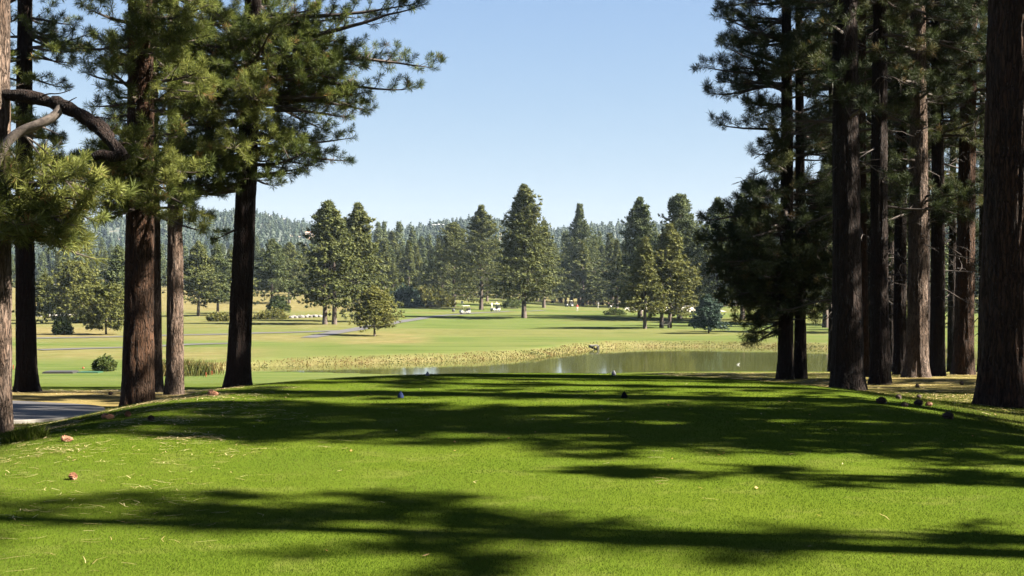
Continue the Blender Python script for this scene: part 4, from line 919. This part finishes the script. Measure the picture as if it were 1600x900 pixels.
# rocks edging the dry slope
rk = []
for s in range(3):
    rng = np.random.default_rng(500 + s); th, ph = np.meshgrid(np.linspace(0, PI, 8), np.linspace(0, 2 * PI, 12, endpoint=False), indexing='ij')
    v = np.stack([np.sin(th) * np.cos(ph), np.sin(th) * np.sin(ph), np.cos(th)], -1); v = v * (.75 + .5 * vnoise(v[..., 0] * 1.5 + 5, v[..., 1] * 1.5 + s * 7, v[..., 2] * 1.5, s))[..., None] * np.array([1, .8, .62])
    i = np.arange(7)[:, None] * 12; j = np.arange(12)[None]; k = (j + 1) % 12
    b = MB(); b.add(v, np.stack([i + j, i + 12 + j, i + 12 + k, i + k], -1).reshape(-1, 4)); rk.append(b.mesh('rock', [M['rock']]))
for i in range(14):
    px = 452 + i * 3.7; L = spot(px, 497 - i * .15 + (i % 2) * .5); o = bpy.data.objects.new('rock', rk[i % 3]); COL.objects.link(o)
    o.location = L + np.array([0, 0, .15]); o.scale = (.42 + .1 * (i % 3),) * 3; o.rotation_euler = (0, 0, i * 1.3)
    tag(o, 'grey rock in the low row at the foot of the dry slope', 'rock', 'rocks edging the dry slope')

# ------------------------------------------------------------------ golf carts
def wheel(parent, x, y):
    w = MB(); a = np.linspace(0, 2 * PI, 18, endpoint=False)
    pr = [(.10, -.09), (.20, -.09), (.225, -.06), (.225, .06), (.20, .09), (.10, .09)]
    V = np.stack([np.stack([np.cos(a) * q, a * 0 + s, np.sin(a) * q], -1) for q, s in pr]); i = np.arange(5)[:, None] * 18; j = np.arange(18)[None]; k = (j + 1) % 18
    f = np.stack([i + j, i + k, i + 18 + k, i + 18 + j], -1).reshape(-1, 4)
    o = w.add(V, f).build('wheel', [M['black_rubber']], parent, smooth_mats=(0,), loc=(x, y, .225))
    r_ = MB(); pr = [(0, -.07), (.10, -.08), (.10, .08), (0, .07)]
    V = np.stack([np.stack([np.cos(a) * q, a * 0 + s, np.sin(a) * q], -1) for q, s in pr]); i = np.arange(3)[:, None] * 18
    r_.add(V, np.stack([i + j, i + k, i + 18 + k, i + 18 + j], -1).reshape(-1, 4)).build('rim', [M['steel']], o, smooth_mats=(0,))
def cart(loc, rz, label):
    root = thing('golf_cart', label, 'golf cart', loc, rz, 'golf carts on the fairway')
    b = MB(); pr = np.array([(-1.2, .32), (-1.2, .68), (-1.1, .78), (-.62, .80), (-.55, .62), (-.1, .60), (-.05, .34), (.55, .32), (.62, .62), (.80, .86), (1.02, .80), (1.2, .62), (1.22, .34), (.9, .28), (-.9, .28)]); n = len(pr)
    V = np.stack([np.stack([pr[:, 0], np.full(n, s), pr[:, 1]], -1) for s in (-.56, .56)]); j = np.arange(n); k = (j + 1) % n
    b.add(V, np.stack([j, k, n + k, n + j], -1))
    for s, o in ((-.56, 0), (.56, n)):
        c = np.vstack([V[0 if s < 0 else 1], [[0, s, .42]]]); f = np.stack([j, k, np.full(n, n)], -1); b.add(c, f if s > 0 else f[:, ::-1])
    b.build('body', [M['white_paint']], root)
    b = MB(); b.box((-.33, 0, .70), (.5, 1.0, .16)); b.box((-.62, 0, 1.0), (.12, 1.0, .45), 0); b.build('seat', [M['dark_seat']], root)
    for x, y in ((.62, .5), (.62, -.5), (-1.0, .5), (-1.0, -.5)):
        p_ = MB(); p_.tube([(x * 1.1, y, .7), (x, y, 1.25), (x * .92, y, 1.78)], .02, 8, 0); p_.build('roof_post', [M['steel']], root)
    b = MB(); b.box((-.12, 0, 1.80), (1.75, 1.12, .05), 0); b.box((-.12, 0, 1.85), (1.72, 1.09, .07), 0, 0, .86); b.build('roof', [M['cream_roof']], root)
    b = MB(); b.tube([(.72, .25, .82), (.5, .25, 1.0)], .015, 6); a = np.linspace(0, 2 * PI, 14); b.tube(np.stack([.5 + .08 * np.cos(a), .25 + .17 * np.sin(a), 1.0 + .12 * np.cos(a)], -1), .014, 6, cap=False); b.build('steering_wheel', [M['black_rubber']], root)
    b = MB(); 
    for s in (-.25, .25): b.lathe([(0, 0), (.12, 0), (.13, .3), (.12, .78), (.10, .82), (0, .82)], 12, 0, (-1.14, s, .55))
    b.build('bag_rack', [M['trousers_dark']], root)
    for x in (.82, -.78):
        for y in (.5, -.5): wheel(root, x, y)
    return root
# the two carts and the more distant ones share one build through copies
L = spot(726.5, 490.5); C0 = cart(L, 3.6, 'golf cart parked on the far path, nearer of the two left carts'); C0.scale = (.9, .9, .9)
L = spot(774, 486.5); dup(C0, L, 3.9, .9, 'golf cart right of the pointed pine trunk with people beside it')
L = spot(925, 476.5); dup(C0, L, 3.1, .9, 'golf cart standing in tree shade behind the players in the distance')
L = spot(889, 479.5); dup(C0, L, 2.6, .9, 'distant golf cart right of the tallest pine, half under branches')

# ------------------------------------------------------------------ people
def person(px, py, shirt, legs, label, rz=0.0, pose=0, d=None, skin_legs=False):
    loc = spot(px, py, d); root = thing('person', label, 'person', loc, rz, 'golfers on the fairway')
    me = bpy.data.meshes.new('body'); J = []; E = []; R = []
    def j(p, r, par=None):
        J.append(p); R.append(r); i = len(J) - 1
        if par is not None: E.append((par, i))
        return i
    pel = j((0, 0, .95), (.15, .11)); wa = j((0, 0, 1.10), (.14, .10), pel); ch = j((0, .01, 1.32), (.17, .11), wa); nk = j((0, .0, 1.48), (.06, .06), ch)
    hd = j((0, -.02, 1.58), (.085, .095), nk); j((0, -.02, 1.72), (.075, .085), hd)
    for s in (-1, 1):
        hp = j((.09 * s, 0, .88), (.095, .095), pel); kn = j((.11 * s, -.03, .50), (.06, .06), hp); an = j((.12 * s, .02, .09), (.042, .045), kn); j((.13 * s, -.14, .04), (.04, .03), an)
        sh = j((.19 * s, .01, 1.40), (.06, .06), ch)
        if pose: el = j((.22 * s, -.10, 1.16), (.045, .045), sh); ha = j((.06 * s, -.34, 1.0), (.032, .032), el)
        else: el = j((.27 * s, .03, 1.12), (.045, .045), sh); ha = j((.28 * s, -.06, .88), (.032, .032), el)
        for q in range(3): j((J[ha][0] + (.02 * (q - 1)), J[ha][1] - .02, J[ha][2] - .10), (.012, .012), ha)
    me.from_pydata(J, E, []); o = bpy.data.objects.new('body', me); COL.objects.link(o)
    md = o.modifiers.new('skin', 'SKIN'); 
    for i, rr in enumerate(R): me.skin_vertices[0].data[i].radius = rr
    me.skin_vertices[0].data[0].use_root = True
    sb = o.modifiers.new('sub', 'SUBSURF'); sb.levels = sb.render_levels = 1
    dg = bpy.context.evaluated_depsgraph_get(); ev = o.evaluated_get(dg); m2 = bpy.data.meshes.new_from_object(ev); o.modifiers.clear(); o.data = m2
    m2.materials.clear()
    for mm in (M['skin'], M[shirt], M[legs], M['dark_seat']): m2.materials.append(mm)
    for f in m2.polygons:
        c = f.center; ax = abs(c.x)
        f.use_smooth = True
        f.material_index = 0 if c.z > 1.46 else (3 if c.z < .07 else (2 if c.z < .96 and ax < .22 and c.y > -.2 and (c.z > .48 or not skin_legs) else (0 if (c.z < 1.13 and (ax > .22 or c.y < -.17)) or c.z < .48 else 1)))
    o.parent = root
    b = MB(); b.lathe([(.10, .0), (.105, .05), (.09, .10), (.05, .135), (0, .145)], 14, 0, (0, -.005, 1.66)); b.build('hair', [M['hair']], root, smooth_mats=(0,))
    if pose:
        b = MB(); b.tube([(0, -.36, 1.05), (.05, -.75, .5), (.08, -.95, .04)], .012, 6); k = b.build('golf_club', [M['steel']]); k.location = loc; k.rotation_euler = (0, 0, rz); tag(k, 'golf club held by the player in ' + ('red' if 'red' in shirt else 'dark maroon'), 'golf club')
    return root
person(902, 486.5, 'shirt_red', 'trousers_pale', 'person in a red top and pale trousers on the fairway', .3)
person(934.5, 481.5, 'shirt_white', 'trousers_pale', 'person all in white beside the shaded cart', -.6)
person(951, 482.5, 'shirt_maroon', 'trousers_dark', 'person in a dark maroon shirt with a club', 1.2, 1)
person(768.5, 483, 'shirt_white', 'trousers_pale', 'person in white standing left behind the right cart', .8)
person(775.5, 481, 'shirt_white', 'trousers_dark', 'person in white top and dark legs behind the right cart', -.4)
# sign and water cooler post by the carts
L = spot(722, 480); root = thing('sign_post', 'small pale blue sign on a post behind the left cart', 'sign', L); MB().tube([(0, 0, -.1), (0, 0, 1.15)], .03, 8).build('post', [M['white_paint']], root); MB().box((0, -.05, 1.25), (.55, .04, .6)).build('panel', [M['blue_sign']], root)
L = spot(709.5, 480); root = thing('drinking_post', 'grey pillar in front of a trunk left of the carts', 'pillar', L); MB().lathe([(.3, -.1), (.3, .1), (.24, .15), (.24, 1.1), (.3, 1.15), (.3, 1.3), (0, 1.42)], 14).build('column', [M['marker_grey']], root)
L = spot(708.5, 487); b = MB(); b.lathe([(.32, -.05), (.34, .3), (.2, .55), (.1, .7), (0, .72)], 12); tag(b.build('waste_bin', [M['pipe']], loc=L), 'dark little bin on the grass left of the left cart', 'bin')
L = spot(1041, 512.5); root = thing('bench', 'small grey bench at the foot of the golden pair', 'bench', L); MB().box((0, 0, .45), (1.1, .45, .06)).build('seat', [M['concrete']], root); MB().box((0, .22, .75), (1.1, .05, .45)).build('backrest', [M['concrete']], root)
for s in (-.45, .45): MB().box((s, 0, .2), (.08, .42, .44)).build('leg', [M['concrete']], root)

# ------------------------------------------------------------------ houses on the hills
def house(loc, w, dpt, h, label, wall='wall_white', roofm='roof_grey', rz=0.0):
    root = thing('house', label, 'house', loc, rz, 'houses on the hillside'); MB().box((0, 0, h / 2 - 1), (w, dpt, h + 2)).build('wall', [M[wall]], root)
    x, y = w / 2 + .5, dpt / 2 + .5; b = MB(); b.add([[-x, -y, h], [x, -y, h], [x, y, h], [-x, y, h], [-x * .75, 0, h + w * .16], [x * .75, 0, h + w * .16]], [[0, 1, 5, 4], [2, 3, 4, 5]]); b.add([[-x, -y, h], [x, -y, h], [x, y, h], [-x, y, h], [-x * .75, 0, h + w * .16], [x * .75, 0, h + w * .16]], [[1, 2, 5], [3, 0, 4]]); b.add([[-x, -y, h - .02], [x, -y, h - .02], [x, y, h - .02], [-x, y, h - .02]], [[3, 2, 1, 0]])
    b.build('roof', [M[roofm]], root)
    for k in range(3):
        f = MB(); f.box((-w * .32 + w * .32 * k, -dpt / 2 - .02, h * .55), (w * .16, .1, h * .4)); f.build('window', [M['window_dark']], root)
    return root
def hill_at(px, py):
    ds = np.arange(640, 1560, 4.0); X = (px - 800) / FPX * ds; zz = hill_z(X, ds) - 4; k = np.nonzero(zz >= EYE + (450 - py) / FPX * ds)[0]
    d = ds[k[0]] if len(k) else 1480.0; X = (px - 800) / FPX * d; return np.array([X, d, float(hill_z(X, d)) - 4])
Hl = hill_at(484, 374); house(Hl + [0, 0, 1.5], 9, 8, 4, 'tan house with a reddish roof showing left of the double trunked pine', 'wall_tan', 'roof_tan', .3)
for px, py, w, lab in [(676, 345, 6.5, 'pale house high on the hill above the hedge'), (730, 344, 6.5, 'pale house on the hilltop left of the pointed pine'), (689, 362, 6.5, 'lower pale house on the hill above the broad pine'), (679, 362, 5, 'small pale house left of the lower hill house'),
                       (420, 344, 6.5, 'pale house on the left hill beside the leaning trunk'), (446, 347, 6.5, 'pale house on the left hill, further right')]:
    h_ = hill_at(px, py); house(h_ + [0, -4, 4], w, 6, 2.6, lab, rz=(px % 5) * .1 - .2)
Lh = spot(83, 470, 300); Lh[2] = EYE + (450 - 456) / FPX * 300
house(Lh, 1.9, 3, 1.6, 'small white cabin between golden pines at far left', 'wall_white', 'roof_grey')

# ------------------------------------------------------------------ air, light, camera
HAZE = 0.00005
bpy.ops.mesh.primitive_cube_add(size=1, location=(0, 810, 52)); hz = bpy.context.object; hz.name = 'haze'; hz.scale = (3400, 1720, 120)
m, nt, p = mat('haze'); nt.nodes.remove(p); pv = node(nt, 'ShaderNodeVolumePrincipled'); pv.inputs['Color'].default_value = (.62, .80, 1.0, 1); pv.inputs['Density'].default_value = HAZE; pv.inputs['Anisotropy'].default_value = .0
nt.links.new(pv.outputs[0], nt.nodes['Material Output'].inputs['Volume']); hz.data.materials.append(m); tag(hz, kind='stuff')

w = bpy.data.worlds.new('World'); scene.world = w; w.use_nodes = True; nt = w.node_tree
sky = nt.nodes.new('ShaderNodeTexSky'); sky.sky_type = 'NISHITA'; sky.sun_disc = False; sky.sun_elevation = SUN_EL
sky.sun_rotation = math.atan2(SUN_H[0], SUN_H[1]); sky.altitude = 2200; sky.air_density = .72; sky.dust_density = 1.3; sky.ozone_density = 1.6
EXPO = 3.1; KD = .245
def vm(op, a, b):
    n = node(nt, 'ShaderNodeVectorMath', operation=op)
    for i_, q in enumerate((a, b)):
        if isinstance(q, tuple): n.inputs[i_].default_value = q
        else: nt.links.new(q, n.inputs[i_])
    return n.outputs[0]
# pale late-morning sky: the bright horizon rolls off softly instead of clipping
xin = vm('MULTIPLY', sky.outputs[0], (KD, KD, KD))
roll = vm('DIVIDE', vm('MULTIPLY', xin, (1.50, 1.205, .955)), vm('ADD', xin, (.96, .625, .15)))
kx = 1 / (.05 * 2 ** EXPO); roll = vm('MULTIPLY', roll, (kx, kx, kx))
bg = nt.nodes['Background']; nt.links.new(roll, bg.inputs['Color']); bg.inputs['Strength'].default_value = .05
sl = bpy.data.lights.new('sun', 'SUN'); sl.energy = 5.0; sl.angle = math.radians(.53); sl.color = (1.0, .93, .80)
so = bpy.data.objects.new('sun', sl); COL.objects.link(so)
sv = Vector((SUN_H[0] * math.cos(SUN_EL), SUN_H[1] * math.cos(SUN_EL), math.sin(SUN_EL))); so.rotation_euler = sv.to_track_quat('Z', 'Y').to_euler()
cd = bpy.data.cameras.new('camera'); cam = bpy.data.objects.new('camera', cd); COL.objects.link(cam); cam.location = (0, 0, EYE); cam.rotation_euler = (PI / 2, 0, 0)
cd.sensor_width = 36; cd.lens = 36 * FPX / 1600; cd.clip_start = .1; cd.clip_end = 6000; scene.camera = cam
vs = scene.view_settings; vs.view_transform = 'Standard'; vs.look = 'None'; vs.exposure = EXPO; vs.gamma = 1
cy = scene.cycles; cy.max_bounces = 6; cy.diffuse_bounces = 2; cy.glossy_bounces = 2; cy.transmission_bounces = 3; cy.volume_bounces = 0; cy.transparent_max_bounces = 8
cy.use_denoising = True; cy.sample_clamp_indirect = 4
print('forest', cnt)
